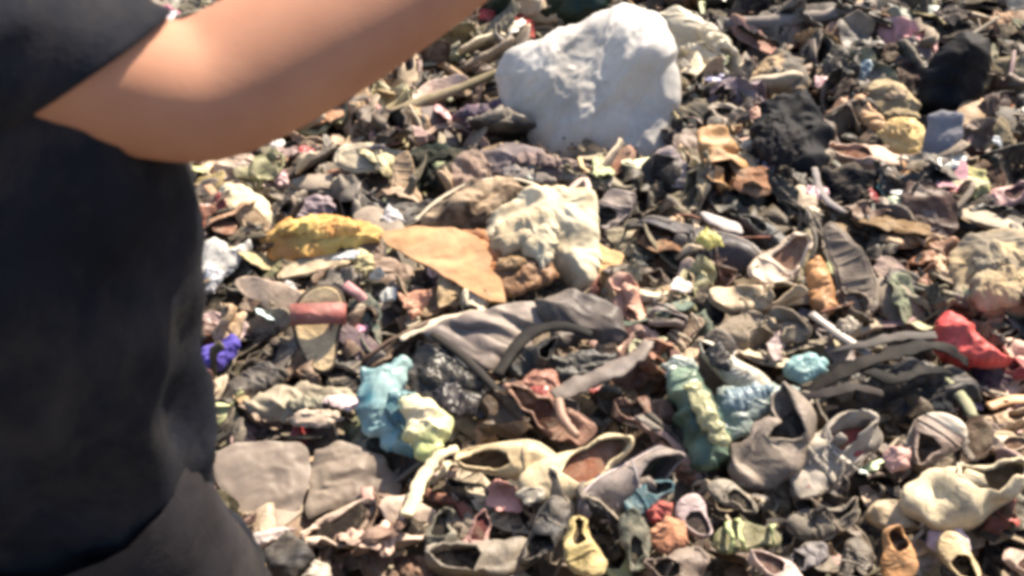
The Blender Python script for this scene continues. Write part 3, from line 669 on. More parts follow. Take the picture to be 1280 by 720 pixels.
B('shoe_heel', 'shoe heel', 'black heel block', 'square black rubber heel block with pale edges at the trousers', [(328, 690), (360, 664), (388, 684), (396, 700), (366, 730), (340, 722)], .06, (44, 42, 44), 'rubber', lean=.5, lift=.12, fold=.006, round_=.2, wavy=.02, solid=True)
B('plastic_scrap', 'plastic scrap', 'bone wedge', 'bone white wedge beside the square black heel block', [(376, 724), (394, 700), (412, 704), (416, 730), (390, 740)], .04, (226, 212, 190), 'plastic', lift=.11)
B('paper', 'paper', 'pinkish paper strip', 'pinkish white torn paper strip above the black heel block', [(308, 676), (322, 664), (352, 658), (372, 662), (340, 678), (316, 690)], .02, (240, 222, 214), 'plastic', lift=.12)
T('strap', 'strap', 'cream welt', 'curved cream welt strip arching down from the cream slip-on', [(572, 560), (548, 572), (528, 596), (518, 622), (508, 644)], (6, 7, 8, 10, 8), (238, 220, 178), 'leather', lift=.14, flat=.6)
S('shoe', 'shoe', 'olive shoe heel', 'olive grey shoe with rounded heel beside the torn pinkish shoe', (552, 640), (560, 718), 'loafer', (126, 122, 106), (98, 92, 82), (50, 46, 42), lean=.4, lift=.09, wk=1.5)
S('shoe', 'shoe', 'maroon lined shoe', 'small open shoe with maroon lining and pink rim', (604, 640), (584, 700), 'flat', (190, 140, 132), (160, 120, 110), (96, 46, 48), lean=.5, lift=.08, wk=1.2)
S('shoe', 'shoe', 'red toed shoe', 'grey shoe with a pinkish red rounded toe at the bottom', (534, 702), (668, 694), 'sneaker', (140, 130, 116), (120, 110, 98), (60, 54, 48), lean=.3, lift=.10, cap=(190, 78, 82))
S('shoe', 'shoe', 'charcoal shoe', 'charcoal shoe with its toe up against the cream shoe', (652, 704), (704, 626), 'loafer', (62, 62, 64), (92, 88, 84), (30, 30, 30), lean=.55, lift=.11, wk=1.2)
S('shoe', 'shoe', 'pale yellow shoe', 'pale yellow round toed shoe at the bottom beside the charcoal shoe', (722, 648), (740, 722), 'loafer', (236, 208, 130), (226, 196, 130), (80, 64, 40), lean=.5, lift=.12, wk=1.7)
S('slip_on', 'shoe', 'cream slip-on', 'cream slip-on shoe lying on its side above dark shoes', (572, 578), (704, 584), 'loafer', (236, 206, 152), (240, 220, 176), (90, 70, 50), lean=.4, roll=35, lift=.14, wk=1.1, deformed=.5)
B('leather_piece', 'leather', 'light grey tab', 'small light grey tab under the toe of the cream slip-on', [(644, 618), (660, 602), (682, 606), (680, 624), (660, 634)], .02, (176, 168, 152), 'leather', lift=.14)
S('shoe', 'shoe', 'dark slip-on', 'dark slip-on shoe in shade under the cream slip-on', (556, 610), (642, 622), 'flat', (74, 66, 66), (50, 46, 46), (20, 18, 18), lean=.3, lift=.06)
S('shoe', 'shoe', 'cream loafer', 'cream loafer with reddish brown lining beside the striped trainer', (780, 552), (652, 616), 'flat', (236, 212, 164), (220, 196, 150), (160, 96, 70), lean=.55, lift=.13, wk=1.15, deformed=.5)
S('shoe', 'shoe', 'striped trainer', 'white and pink trainer with dark stripes lying on its side', (832, 562), (722, 642), 'sneaker', (152, 140, 136), (232, 214, 216), (80, 74, 50), lean=.4, roll=-58, lift=.13, stripe=(70, 58, 70), lace=(200, 190, 190), umat='fabric', wk=1.1, deformed=.5)
S('shoe', 'shoe', 'teal toed shoe', 'teal blue rounded shoe toe beside the striped trainer', (838, 606), (782, 640), 'loafer', (74, 128, 142), (60, 80, 90), (40, 50, 56), lean=.4, lift=.14, wk=1.6, deformed=.5)
B('rag', 'rag', 'crimson tuft', 'crimson tuft of cloth between the teal toe and pink shoe', [(806, 640), (822, 626), (842, 630), (838, 648), (816, 656)], .04, (196, 50, 60), lift=.12)
B('rag', 'rag', 'orange rag', 'dull orange rag below the crimson tuft', [(810, 664), (834, 644), (858, 652), (862, 680), (832, 694), (814, 684)], .05, (206, 140, 104), lift=.11)
S('shoe', 'shoe', 'pinkish toe shoe', 'pinkish grey round toed shoe right of the orange rag', (884, 672), (856, 622), 'flat', (200, 176, 174), (150, 130, 124), (70, 60, 58), lean=.5, lift=.13, wk=1.9, deformed=.4)
S('shoe', 'shoe', 'grey green shoe', 'grey green cloth shoe below the striped trainer', (800, 716), (786, 640), 'loafer', (104, 106, 94), (90, 86, 78), (50, 50, 44), lean=.5, lift=.11, wk=1.3, umat='fabric')
S('shoe', 'shoe', 'taupe shoe', 'taupe shoe at the bottom below the orange rag', (808, 722), (884, 698), 'loafer', (130, 112, 100), (92, 80, 74), (50, 42, 38), lean=.4, lift=.10, wk=1.3)
S('sandal', 'sandal', 'lime sandal', 'olive sandal with lime green straps and buckle hole', (976, 672), (890, 676), 'sandal', (214, 226, 148), (110, 112, 70), (130, 126, 84), lean=.4, lift=.13, wk=1.3)
S('shoe', 'shoe', 'blush shoe', 'pale blush pink shoe at the bottom below the lime sandal', (936, 694), (1004, 736), 'flat', (226, 196, 186), (210, 184, 172), (120, 90, 84), lean=.4, lift=.14, wk=1.3, deformed=.5)
# --- centre
B('snack_bag', 'packet', 'teal packet', 'crinkled teal blue foil packet left of the grey handbag',
  [(452, 462), (476, 450), (504, 446), (518, 456), (506, 486), (500, 520), (512, 556), (532, 578), (500, 572), (462, 548), (444, 522), (448, 488)], .06, None, filmy(two('teal_foil', (56, 140, 164), (176, 216, 214), 7), .2), lean=.55, lift=.12, fold=.05, fs=10, res=34)
B('snack_bag', 'packet', 'lime packet', 'plump lime and cream packet leaning on the teal packet',
  [(500, 500), (522, 492), (548, 506), (568, 530), (560, 552), (544, 582), (522, 572), (506, 548)], .06, None, two('lime_foil', (206, 222, 130), (246, 228, 186), 3), lean=.55, lift=.15, fold=.03, fs=8)
B('handbag', 'handbag', 'grey handbag', 'large dusty grey mauve leather handbag lying crushed and open',
  [(528, 414), (570, 396), (640, 380), (668, 374), (690, 396), (676, 420), (640, 452), (604, 466), (570, 444)], .03, (138, 124, 118), 'leather', lean=.5, lift=.12, fold=.028, fs=4, res=40, wavy=.015, ang=-.4, spread=.25, facet=.95, folds=False)
B('leather_piece', 'leather', 'mauve bag flap', 'dark grey mauve bag flap folded over beside the grey handbag',
  [(664, 378), (700, 362), (744, 366), (772, 390), (792, 420), (772, 436), (722, 426), (700, 440), (684, 420)], .06, (84, 75, 74), 'leather', lean=.5, lift=.16, fold=.028, fs=5, res=36, wavy=.02, ang=-.5, spread=.3, facet=.95, folds=False)
B('shoulder_bag', 'bag', 'black bag', 'black vinyl bag with glossy creases below the grey handbag',
  [(508, 470), (530, 432), (562, 430), (604, 470), (640, 494), (656, 516), (634, 530), (580, 524), (530, 516), (512, 496)], .06, (40, 42, 46), 'shiny', lean=.45, lift=.09, fold=.045, fs=9, res=34, ang=-.6)
S('boot', 'boot', 'black ankle boot', 'black ankle boot mouth sticking out of the grey handbag', (690, 430), (640, 470), 'boot', (54, 54, 54), (40, 40, 40), (26, 24, 24), lean=.6, lift=.17, wk=1.5, deformed=.4)
T('leather_roll', 'leather roll', 'grey leather roll', 'dark grey leather handle slanting below the handbag', [(692, 496), (720, 482), (760, 466), (796, 446), (812, 426)], (9, 12, 13, 11, 7), (112, 100, 96), 'leather', lift=.19, n=10, flat=.45, rough=.5)
T('strap', 'strap', 'black handle', 'broad black leather handle lying over the grey handbag', [(622, 470), (640, 440), (664, 416), (700, 408), (740, 418)], (6, 8, 9, 8, 5), (34, 32, 32), 'dark_rubber', lift=.20, flat=.4)
T('strap', 'strap', 'black side strap', 'black strap crossing the left side of the grey handbag', [(540, 418), (572, 440), (604, 470), (632, 500)], (5, 6, 6, 5), (40, 38, 38), 'dark_rubber', lift=.19, flat=.5)
B('leather_piece', 'leather', 'dark grey gusset', 'dark grey leather gusset above the rolled handle', [(690, 446), (740, 436), (772, 444), (760, 460), (720, 474), (694, 476)], .02, (76, 76, 74), 'leather', lift=.14)
B('leather_piece', 'leather', 'rust leather patch', 'rust brown leather patch under the rolled grey handle', [(648, 478), (672, 460), (694, 462), (704, 484), (690, 508), (668, 500)], .03, (166, 104, 84), 'leather', lift=.15)
S('shoe', 'shoe', 'brown pump', 'long rose brown leather pump below the grey handbag', (642, 484), (740, 552), 'flat', (164, 116, 94), (120, 84, 70), (92, 62, 50), lean=.5, lift=.12, roll=10)
T('strap', 'strap', 'brown welt', 'tan brown piping strip standing beside the brown pump', [(698, 500), (704, 524), (722, 546)], (6, 7, 5), (176, 136, 112), 'leather', lift=.19)
B('cardboard', 'cardboard', 'orange cardboard', 'flat sheet of clean orange tan cardboard with a dark edge', [(474, 293), (520, 285), (568, 287), (598, 298), (616, 322), (612, 334), (626, 346), (632, 374), (612, 372), (578, 356), (540, 334), (484, 306)], .0, (242, 184, 128), 'fabric', lean=.35, lift=.17, fold=.010, thin=.012, wavy=.006, fs=4, sag=-.10, smooth=0)
B('cardboard', 'cardboard', 'peach flap', 'bent peach brown cardboard flap between orange cardboard and cream cloth', [(562, 290), (606, 290), (632, 322), (640, 356), (628, 362), (612, 336), (590, 312)], .0, (206, 140, 92), 'fabric', lean=.5, lift=.15, fold=.02, thin=.010, wavy=.02, fs=5, smooth=0)
B('cloth', 'cloth', 'cream cloth', 'broad crumpled cream cloth heaped up beside the orange cardboard',
  [(604, 318), (610, 280), (636, 256), (668, 236), (704, 228), (738, 242), (754, 272), (752, 322), (742, 368), (716, 374), (704, 346), (668, 332), (634, 340)], .15, None, two('cream_cotton', (250, 238, 202), (216, 194, 156), 4, 'fabric'), lean=.55, lift=.10, fold=.05, fs=6, res=44, ang=.2, ratio=1.5, facet=.8, spread=.8)
B('net_bag', 'bag', 'netted bag', 'round brown speckled bag with pale rim behind the cardboard',
  [(524, 284), (548, 252), (586, 232), (640, 226), (668, 240), (640, 262), (630, 296), (590, 300), (550, 296)], .17, None, two('speckled_net', (186, 160, 130), (96, 78, 62), 14, 'fabric'), lean=.5, lift=.12, solid=True, fold=.035, fs=12, res=34)
T('strap', 'strap', 'pale bag rim', 'pale curved rim arching over the brown speckled bag', [(518, 276), (548, 250), (588, 229), (640, 223), (684, 238), (700, 246)], 2.4, (222, 206, 176), 'leather', lift=.20, flat=.7)
T('strap', 'strap', 'pink bag handle', 'pinkish cream handle tip poking above the cream cloth', [(704, 244), (728, 224), (736, 236)], (2.5, 4, 5), (230, 200, 180), 'leather', lift=.18, flat=.5)
B('leather_piece', 'leather', 'brown hat lining', 'orange brown leather fold beneath the cream cloth', [(612, 334), (640, 322), (690, 328), (700, 346), (660, 366), (622, 372), (612, 356)], .05, (164, 118, 78), 'leather', lift=.12, fold=.03)
B('cardboard', 'cardboard', 'yellow tan scraps', 'broken yellow tan cardboard scraps right of the cream cloth', [(722, 316), (752, 304), (776, 318), (792, 340), (780, 362), (752, 368), (730, 352)], .03, (226, 186, 130), 'fabric', lift=.08, fold=.04, fs=16)
S('shoe', 'shoe', 'grey mauve shoe', 'small grey mauve shoe standing between cream cloth and dark trainer', (760, 296), (780, 240), 'loafer', (134, 120, 118), (100, 90, 86), (60, 52, 50), lean=.5, wk=1.8, lift=.06)
B('leather_piece', 'leather', 'olive beige flap', 'stiff olive beige flap below the small grey mauve shoe', [(754, 292), (772, 284), (796, 290), (816, 322), (792, 330), (772, 312)], .02, (180, 166, 134), 'leather', lift=.09)
# --- upper right
B('boot', 'boot', 'navy boot', 'tall navy black rubber boot standing out of the heap', [(1140, 146), (1152, 96), (1170, 64), (1200, 42), (1232, 46), (1242, 76), (1232, 112), (1214, 140), (1196, 156), (1160, 156)], .26, (14, 16, 26), 'dark_rubber', lean=.8, lift=.10, fold=.02, fs=5, skirt=.2, solid=True)
B('cloth', 'cloth', 'slate blue cloth', 'slate blue cloth hanging below the navy black boot', [(1160, 144), (1176, 138), (1204, 142), (1204, 170), (1194, 202), (1150, 204)], .03, (112, 124, 150), 'fabric', lean=.75, lift=.24, fold=.008, folds=False, wavy=.02)
T('stick', 'stick', 'thin pale cane', 'thin pale cane slanting past the navy black boot', [(1152, 100), (1178, 76), (1206, 50), (1248, 22)], (2.6, 3.2, 3, 2.4), (150, 138, 120), lift=.22)
B('cloth', 'cloth', 'tan sacking', 'tan and grey crumpled sacking right of the cream plastic sheet', [(930, 110), (950, 80), (975, 62), (1000, 74), (1014, 100), (1006, 124), (980, 116), (950, 122)], .08, None, two('tan_sacking', (206, 172, 128), (128, 122, 112), 7, 'fabric'), lift=.08, fold=.04)
B('leather_piece', 'leather', 'orange tan strip', 'orange tan leather strip running down toward the navy boot', [(1060, 128), (1074, 120), (1094, 138), (1120, 164), (1112, 178), (1086, 160)], .03, (226, 172, 114), 'leather', lift=.10)
B('cloth', 'cloth', 'yellow tan cloth', 'pale yellow tan cloth beside the slate blue cloth', [(1094, 168), (1112, 150), (1146, 148), (1158, 170), (1148, 194), (1112, 190)], .05, (240, 208, 140), lift=.08, fold=.035)
B('cloth', 'cloth', 'khaki cloth', 'khaki crumpled cloth behind the pale yellow tan cloth', [(1080, 108), (1110, 98), (1136, 112), (1150, 130), (1150, 150), (1110, 152), (1088, 138)], .05, (186, 164, 124), lift=.06, fold=.04)
B('cloth', 'cloth', 'black anorak', 'black anorak crumpled beside the tan boot', [(934, 180), (944, 140), (970, 118), (1008, 114), (1030, 140), (1040, 190), (1024, 226), (984, 236), (952, 218)], .12, (24, 26, 34), 'dark_rubber', lift=.13, fold=.06, fs=8)
B('leather_piece', 'leather', 'salmon scrap', 'salmon pink leather scrap lying on the black anorak', [(934, 140), (944, 132), (962, 146), (976, 162), (960, 166), (942, 156)], .03, (222, 160, 134), 'leather', lift=.17)
S('boot', 'boot', 'tan boot', 'orange tan boot standing upright before the black anorak', (900, 246), (888, 160), 'boot', (214, 158, 96), (240, 190, 120), (110, 80, 60), lean=.8, lift=.10, wk=1.5, roll=30)
B('plastic_scrap', 'plastic scrap', 'white wad', 'small white wad beside the top of the tan boot', [(920, 188), (930, 174), (946, 182), (946, 202), (928, 208)], .04, (238, 232, 214), 'plastic', lift=.14)
S('shoe', 'shoe', 'salmon pump', 'long salmon beige pump sunlit above the black boot', (1026, 192), (1132, 208), 'flat', (232, 188, 160), (220, 180, 150), (110, 60, 44), lean=.35, lift=.11, roll=-15)
B('cloth', 'cloth', 'black cloth', 'black soft cloth below the long salmon beige pump', [(1024, 214), (1060, 206), (1094, 216), (1100, 246), (1070, 270), (1040, 260)], .07, (30, 30, 38), lift=.06, fold=.04)
S('shoe', 'shoe', 'brown moccasin', 'brown moccasin with pale edge right of the black cloth', (1098, 240), (1152, 196), 'loafer', (128, 98, 76), (190, 170, 140), (60, 44, 36), lean=.4)
T('strap', 'strap', 'grey bag strap', 'thin grey strap looping down beside the black cloth', [(1018, 210), (1026, 240), (1040, 256), (1060, 266)], (4, 5, 5, 4), (160, 152, 150), 'fabric', lift=.12, flat=.5)
S('shoe', 'shoe', 'maroon shoe', 'maroon shoe behind the pink toed shoe at the edge', (1200, 168), (1262, 196), 'loafer', (130, 84, 88), (190, 150, 140), (60, 36, 40), lean=.4)
S('shoe', 'shoe', 'pink court shoe', 'dusty pink court shoe in front of the maroon shoe', (1296, 238), (1232, 256), 'flat', (214, 164, 160), (196, 156, 150), (90, 60, 60), lean=.4, lift=.08, wk=1.3)
S('shoe', 'shoe', 'black derby', 'round toed black shoe below the dusty pink court shoe', (1262, 262), (1198, 282), 'loafer', (36, 38, 38), (30, 30, 30), (18, 18, 18), lean=.35, umat='shiny', lift=.07, wk=1.2)
B('cloth', 'cloth', 'yellow green rag', 'yellow green rag between slate blue cloth and black shoe', [(1190, 220), (1208, 206), (1232, 216), (1238, 240), (1216, 250), (1196, 238)], .04, (200, 194, 130), lift=.06, fold=.03)
# --- right middle
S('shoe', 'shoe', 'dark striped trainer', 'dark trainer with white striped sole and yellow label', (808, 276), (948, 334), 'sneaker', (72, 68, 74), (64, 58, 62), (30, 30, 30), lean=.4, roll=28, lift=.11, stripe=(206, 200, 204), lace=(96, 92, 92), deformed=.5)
B('paper', 'paper', 'yellow label', 'yellow green label stuck across the dark striped trainer', [(866, 300), (882, 284), (896, 292), (906, 306), (886, 314)], .02, (224, 214, 120), 'plastic', lift=.26)
S('shoe', 'shoe', 'black heeled shoe', 'black shoe with a pale top edge behind the striped trainer', (876, 268), (928, 290), 'loafer', (44, 40, 44), (196, 186, 184), (24, 22, 24), lean=.5, roll=150, lift=.16, wk=1.2)
S('shoe', 'shoe', 'slate shoe', 'slate grey shoe pressed against the dark striped trainer', (926, 272), (986, 314), 'loafer', (100, 102, 102), (60, 56, 56), (40, 40, 40), lean=.4, lift=.09)
S('sandal', 'sandal', 'pinkish cream sandal', 'pinkish cream slingback sandal with its heel loop standing up', (1004, 292), (946, 356), 'flat', (236, 212, 186), (226, 196, 166), (150, 110, 90), lean=.55, lift=.12, wk=1.5)
S('shoe_sole', 'shoe sole', 'curved grey sole', 'long curved grey brown shoe sole standing on end', (1036, 278), (1084, 396), 'sole', GREY, (146, 130, 114), (132, 116, 102), lean=.6, lift=.13, wk=1.05, tread=True)
B('leather_piece', 'leather', 'amber leather', 'amber brown leather fold between cream sandal and curved sole', [(1008, 330), (1022, 320), (1036, 344), (1046, 384), (1034, 396), (1016, 386), (1012, 360)], .04, (200, 140, 84), 'leather', lift=.10, fold=.03)
S('boot', 'boot', 'red brown boot', 'red brown boot with looped top and open mouth', (1118, 344), (1196, 306), 'boot', (164, 108, 76), (190, 150, 116), (50, 36, 30), lean=.4, lift=.06, wk=1.1)
B('cloth', 'cloth', 'tan grey jacket', 'big crumpled tan grey jacket at the right edge of the heap', [(1186, 330), (1206, 300), (1240, 290), (1286, 292), (1310, 330), (1300, 396), (1250, 404), (1206, 396), (1190, 366)], .12, None, two('tan_jacket', (214, 186, 140), (160, 148, 128), 4, 'fabric'), lift=.10, fold=.055, fs=6, res=40)
B('leather_piece', 'leather', 'rust offcut', 'rust red leather offcut beside the tan grey jacket', [(1140, 352), (1158, 342), (1176, 372), (1178, 400), (1160, 396)], .03, (176, 120, 92), 'leather', lift=.08)
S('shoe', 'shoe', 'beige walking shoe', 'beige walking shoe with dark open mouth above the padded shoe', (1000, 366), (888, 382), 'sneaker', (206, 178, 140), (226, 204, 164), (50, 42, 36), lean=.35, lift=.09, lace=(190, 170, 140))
S('shoe', 'shoe', 'grey padded shoe', 'grey brown padded shoe with a white rim', (1012, 416), (890, 424), 'sneaker', (150, 136, 118), (120, 108, 96), (226, 214, 196), lean=.4, lift=.09, lace=(140, 128, 112), umat='fabric', wk=1.2)
S('shoe', 'shoe', 'round beige shoe', 'small round toed beige shoe right of the yellow tan scraps', (866, 346), (818, 386), 'flat', (196, 170, 130), (150, 130, 104), (80, 64, 48), lean=.45, lift=.08, wk=1.5)
S('sandal', 'sandal', 'beige strappy sandal', 'beige strappy sandal stacked behind the black and white trainer', (878, 400), (836, 440), 'sandal', (206, 184, 156), (186, 160, 128), (150, 124, 100), lean=.5, lift=.08, wk=1.3)
S('shoe', 'shoe', 'black and white trainer', 'white trainer with black heel panel above the aqua bag', (878, 432), (962, 494), 'sneaker', (236, 226, 204), (226, 214, 190), (60, 60, 60), lean=.5, lift=.14, roll=25, lace=(236, 232, 226), cap=(226, 214, 186), deformed=.4)
B('leather_piece', 'leather', 'black heel panel', 'black heel panel peeling from the white trainer', [(880, 440), (898, 424), (914, 446), (912, 464), (892, 460)], .03, (46, 46, 50), 'leather', lift=.25)
B('plastic_scrap', 'plastic scrap', 'aqua tuft', 'crinkled light aqua plastic tuft beside the pale aqua bag', [(978, 462), (990, 446), (1012, 440), (1034, 452), (1034, 470), (1008, 480), (988, 478)], .05, (176, 224, 224), 'plastic', lift=.14, fold=.05, fs=14)
B('plastic_bag', 'plastic bag', 'pale aqua bag', 'pale aqua clear plastic bag draped beside the green bottle', [(896, 486), (930, 488), (966, 478), (1002, 486), (990, 510), (956, 524), (928, 548), (908, 556), (896, 524)], .05, (186, 206, 200), 'plastic', lift=.12, fold=.045, fs=11, res=34)
B('bottle', 'bottle', 'green bottle', 'crushed dusty green plastic bottle standing beside the pale aqua bag', [(832, 470), (850, 458), (872, 464), (892, 496), (912, 545), (918, 574), (892, 592), (864, 586), (850, 540), (838, 500)], .10, None, two('green_plastic', (48, 84, 72), (140, 168, 140), 5), lean=.6, lift=.10, fold=.025, fs=6, res=34, solid=True)
B('plastic_scrap', 'plastic scrap', 'pale aqua cap', 'pale aqua white crumpled plastic on top of the green bottle', [(826, 456), (842, 444), (868, 448), (874, 462), (852, 472), (834, 472)], .04, (226, 238, 224), 'plastic', lift=.20)
B('plastic_scrap', 'plastic scrap', 'cream lime strip', 'cream lime plastic strip hanging down the front of the green bottle', [(852, 478), (870, 474), (892, 500), (912, 548), (904, 560), (884, 548), (868, 516)], .03, (240, 236, 180), 'plastic', lean=.6, lift=.19)
B('shoe_upper', 'shoe upper', 'coral red shoe', 'bright coral red shoe upper crushed flat near the jacket', [(1168, 402), (1180, 392), (1200, 394), (1216, 410), (1238, 432), (1266, 452), (1240, 456), (1192, 448), (1172, 432)], .09, (250, 80, 78), 'leather', lean=.5, lift=.16, fold=.012, fs=5, solid=True)
S('shoe', 'shoe', 'dark red shoe', 'dark red shoe at the edge right of the coral shoe', (1220, 452), (1300, 470), 'flat', (176, 62, 66), (190, 130, 120), (80, 36, 44), lean=.4, lift=.10)
B('cloth', 'cloth', 'dark purple cloth', 'dark purple cloth under the dark red shoe', [(1210, 458), (1240, 450), (1264, 474), (1254, 496), (1226, 494)], .05, (66, 46, 70), lift=.07, fold=.04)
for pts, r, c, sh, lb in (
  ([(980, 516), (1040, 482), (1100, 462), (1160, 446), (1210, 452)], (6, 9, 10, 9, 6), (24, 22, 24), 'long black belt', 'long black leather belt sweeping toward the coral shoe'),
  ([(1006, 468), (1060, 470), (1110, 492), (1150, 474), (1190, 468)], (5, 8, 9, 8, 5), (22, 22, 24), 'twisted black strap', 'twisted black strap tangled under the long black belt'),
  ([(984, 500), (1020, 508), (1064, 500), (1100, 508)], (5, 7, 7, 4), (56, 50, 50), 'dusty black strap', 'dusty black strap below the light aqua tuft'),
  ([(1030, 438), (1070, 446), (1110, 438), (1164, 434)], (4, 6, 7, 5), (104, 98, 94), 'dark grey strip', 'dark grey strip arching above the tangled black straps')):
    T('belt' if 'belt' in sh else 'strap', 'belt' if 'belt' in sh else 'strap', sh, lb, pts, r, c, 'dark_rubber', lift=.12, flat=.14, rough=.6, z=[0.0, .05, .06, .05, .0][:len(pts)])
B('leather_piece', 'leather', 'black jacket sleeve', 'black leather sleeve spread beneath the tangled black straps', [(960, 520), (1010, 488), (1080, 464), (1150, 452), (1210, 462), (1230, 500), (1180, 506), (1120, 520), (1060, 540), (1000, 545)], .05, (46, 44, 46), 'leather', lift=.03, fold=.05, fs=8, res=36, ang=.35, ratio=2.5)
T('pole', 'metal strip', 'grey metal strip', 'flat grey metal strip leaning beside the curved sole', [(1014, 392), (1046, 416), (1088, 444)], (6, 7, 6), (166, 156, 148), 'plastic', lift=.15, flat=.4)
B('buckle', 'buckle', 'pale buckle', 'small pale square buckle lying on the grey metal strip', [(1046, 402), (1062, 394), (1078, 406), (1066, 418), (1052, 416)], .02, (216, 200, 176), 'plastic', lift=.19, fold=.01, solid=True)
T('strap', 'strap', 'mossy strap', 'mossy green and white strap right of the black sleeve', [(1150, 478), (1176, 474), (1198, 492), (1218, 522)], (6, 8, 8, 6), (176, 180, 140), 'fabric', lift=.13, flat=.6)
B('cloth', 'cloth', 'navy rag', 'navy black rag bunched under the mossy strap', [(1104, 500), (1140, 484), (1180, 490), (1200, 516), (1160, 530), (1120, 530)], .05, (42, 46, 52), lift=.08, fold=.045)
S('shoe', 'shoe', 'red brown shoe', 'red brown crushed shoe with a cream rim left of the bottle', (766, 512), (846, 520), 'loafer', (124, 84, 68), (226, 204, 172), (60, 40, 34), lean=.45, lift=.09, wk=1.5)
S('shoe', 'shoe', 'big mauve shoe', 'large dusty pinkish grey shoe right of the green bottle', (1008, 512), (922, 606), 'loafer', (138, 124, 112), (120, 106, 96), (60, 52, 50), lean=.5, lift=.11, wk=1.45, deformed=1.3)
# --- bottom right
S('shoe', 'shoe', 'red lined trainer', 'grey mesh trainer with a faded red lining', (1100, 540), (984, 618), 'sneaker', (190, 180, 166), (170, 154, 140), (186, 92, 86), lean=.45, lift=.13, wk=1.25, umat='fabric', lace=(206, 198, 186), deformed=1.0)
B('leather_piece', 'leather', 'pink tongue', 'pink tongue flap beside the red lined trainer', [(1102, 572), (1116, 556), (1136, 562), (1138, 584), (1114, 592)], .04, (226, 170, 160), 'leather', lift=.17)
S('shoe', 'shoe', 'white toed shoe', 'brown shoe with a broad white toe cap', (1144, 586), (1192, 524), 'sneaker', (150, 128, 116), (196, 180, 160), (70, 56, 50), lean=.6, lift=.14, wk=2.0, cap=(236, 222, 198), deformed=.3)
S('shoe', 'shoe', 'big cream trainer', 'big cream and grey trainer at the lower right', (1276, 592), (1130, 644), 'sneaker', (234, 216, 176), (206, 190, 160), (110, 96, 80), lean=.4, lift=.17, wk=1.2, hk=1.1, umat='fabric', lace=(226, 214, 190), deformed=.7)
S('shoe', 'shoe', 'flat beige trainer', 'squashed beige trainer with a dark split under the cream trainer', (1196, 634), (1084, 648), 'flat', (206, 184, 148), (190, 166, 130), (36, 30, 28), lean=.4, lift=.12)
S('shoe', 'shoe', 'grey suede shoe', 'grey suede shoe below the red lined trainer', (1074, 638), (984, 662), 'loafer', (134, 126, 114), (180, 168, 148), (60, 54, 48), lean=.35, lift=.10, umat='fabric', wk=1.2)
S('shoe', 'shoe', 'orange tan shoe', 'orange tan shoe with round toe toward the bottom edge', (1112, 662), (1124, 730), 'loafer', (222, 158, 96), (190, 130, 84), (90, 60, 40), lean=.6, lift=.14, wk=1.7, deformed=.4)
S('shoe', 'shoe', 'dark laced shoe', 'dark shoe with pale laces left of the orange tan shoe', (1050, 732), (1078, 676), 'sneaker', (78, 68, 60), (92, 84, 74), (36, 32, 30), lean=.5, lift=.12, lace=(226, 214, 196), wk=1.5)
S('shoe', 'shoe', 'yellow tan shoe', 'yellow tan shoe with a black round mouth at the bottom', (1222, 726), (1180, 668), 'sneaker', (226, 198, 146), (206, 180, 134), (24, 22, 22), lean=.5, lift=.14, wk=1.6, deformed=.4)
B('net_bag', 'bag', 'maroon mesh', 'maroon and brown mesh scrap under the big cream trainer', [(1222, 640), (1244, 612), (1268, 618), (1272, 652), (1250, 668), (1230, 662)], .05, None, two('maroon_mesh', (150, 96, 86), (110, 86, 70), 14, 'fabric'), lift=.11, fold=.04, fs=14)
S('shoe', 'shoe', 'grey scuffed shoe', 'scuffed bluish grey shoe at the bottom left of the laced shoe', (980, 716), (1034, 684), 'loafer', (120, 114, 116), (90, 84, 84), (50, 46, 46), lean=.4, lift=.12, wk=1.3)
S('shoe', 'shoe', 'pink edged shoe', 'pinkish beige shoe at the bottom right corner', (1300, 726), (1256, 690), 'flat', (226, 188, 164), (200, 160, 140), (110, 80, 70), lean=.4, lift=.14, wk=1.5)
S('shoe', 'shoe', 'buckled grey shoe', 'small grey buckled shoe below the pinkish grey shoe', (946, 640), (888, 606), 'flat', (146, 136, 120), (186, 172, 150), (50, 46, 42), lean=.45, lift=.11, wk=1.3)
S('shoe', 'shoe', 'tan moccasin', 'tan moccasin at the edge below the dark red shoe', (1296, 520), (1214, 534), 'loafer', (222, 186, 144), (206, 170, 130), (120, 86, 64), lean=.4, lift=.10)
T('strap', 'strap', 'orange strap', 'flat orange tan strap behind the tan moccasin', [(1236, 508), (1262, 500), (1296, 498)], (6, 7, 6), (226, 170, 120), 'leather', lift=.12, flat=.5)
S('shoe', 'shoe', 'beige ballet flat', 'pale beige ballet flat above the big cream trainer', (1292, 552), (1226, 556), 'flat', (232, 206, 176), (206, 180, 150), (140, 106, 86), lean=.35, lift=.13)

# ------------------------------------------------------------------ the rest of the heap: single worn pieces, then the shreds between them
rnd = random.Random(21)
PAL = [('black', (34, 32, 34)), ('charcoal', (62, 58, 58)), ('grey', (130, 120, 108)), ('dark brown', (84, 66, 54)), ('brown', (128, 100, 80)), ('taupe', (154, 138, 122)),
       ('tan', (196, 162, 124)), ('beige', (212, 188, 156)), ('cream', (232, 214, 180)), ('rust', (164, 108, 82)), ('khaki', (140, 130, 104)), ('mauve', (136, 120, 116)), ('pinkish', (206, 168, 158))]
def pick(px, py):
    w = [10, 7, 6, 7, 8, 7, 8, 9, 6, 3, 4, 1, 2]
    if px > 780 and py < 320: w = [26, 12, 6, 9, 8, 6, 6, 5, 2, 3, 4, 1, 2]
    if px < 640 and py < 260: w = [5, 4, 7, 4, 7, 8, 8, 8, 5, 1, 5, 1, 2]
    if py > 560: w = [8, 7, 9, 5, 6, 7, 6, 7, 6, 3, 4, 1, 3]
    return rnd.choices(PAL, w)[0]
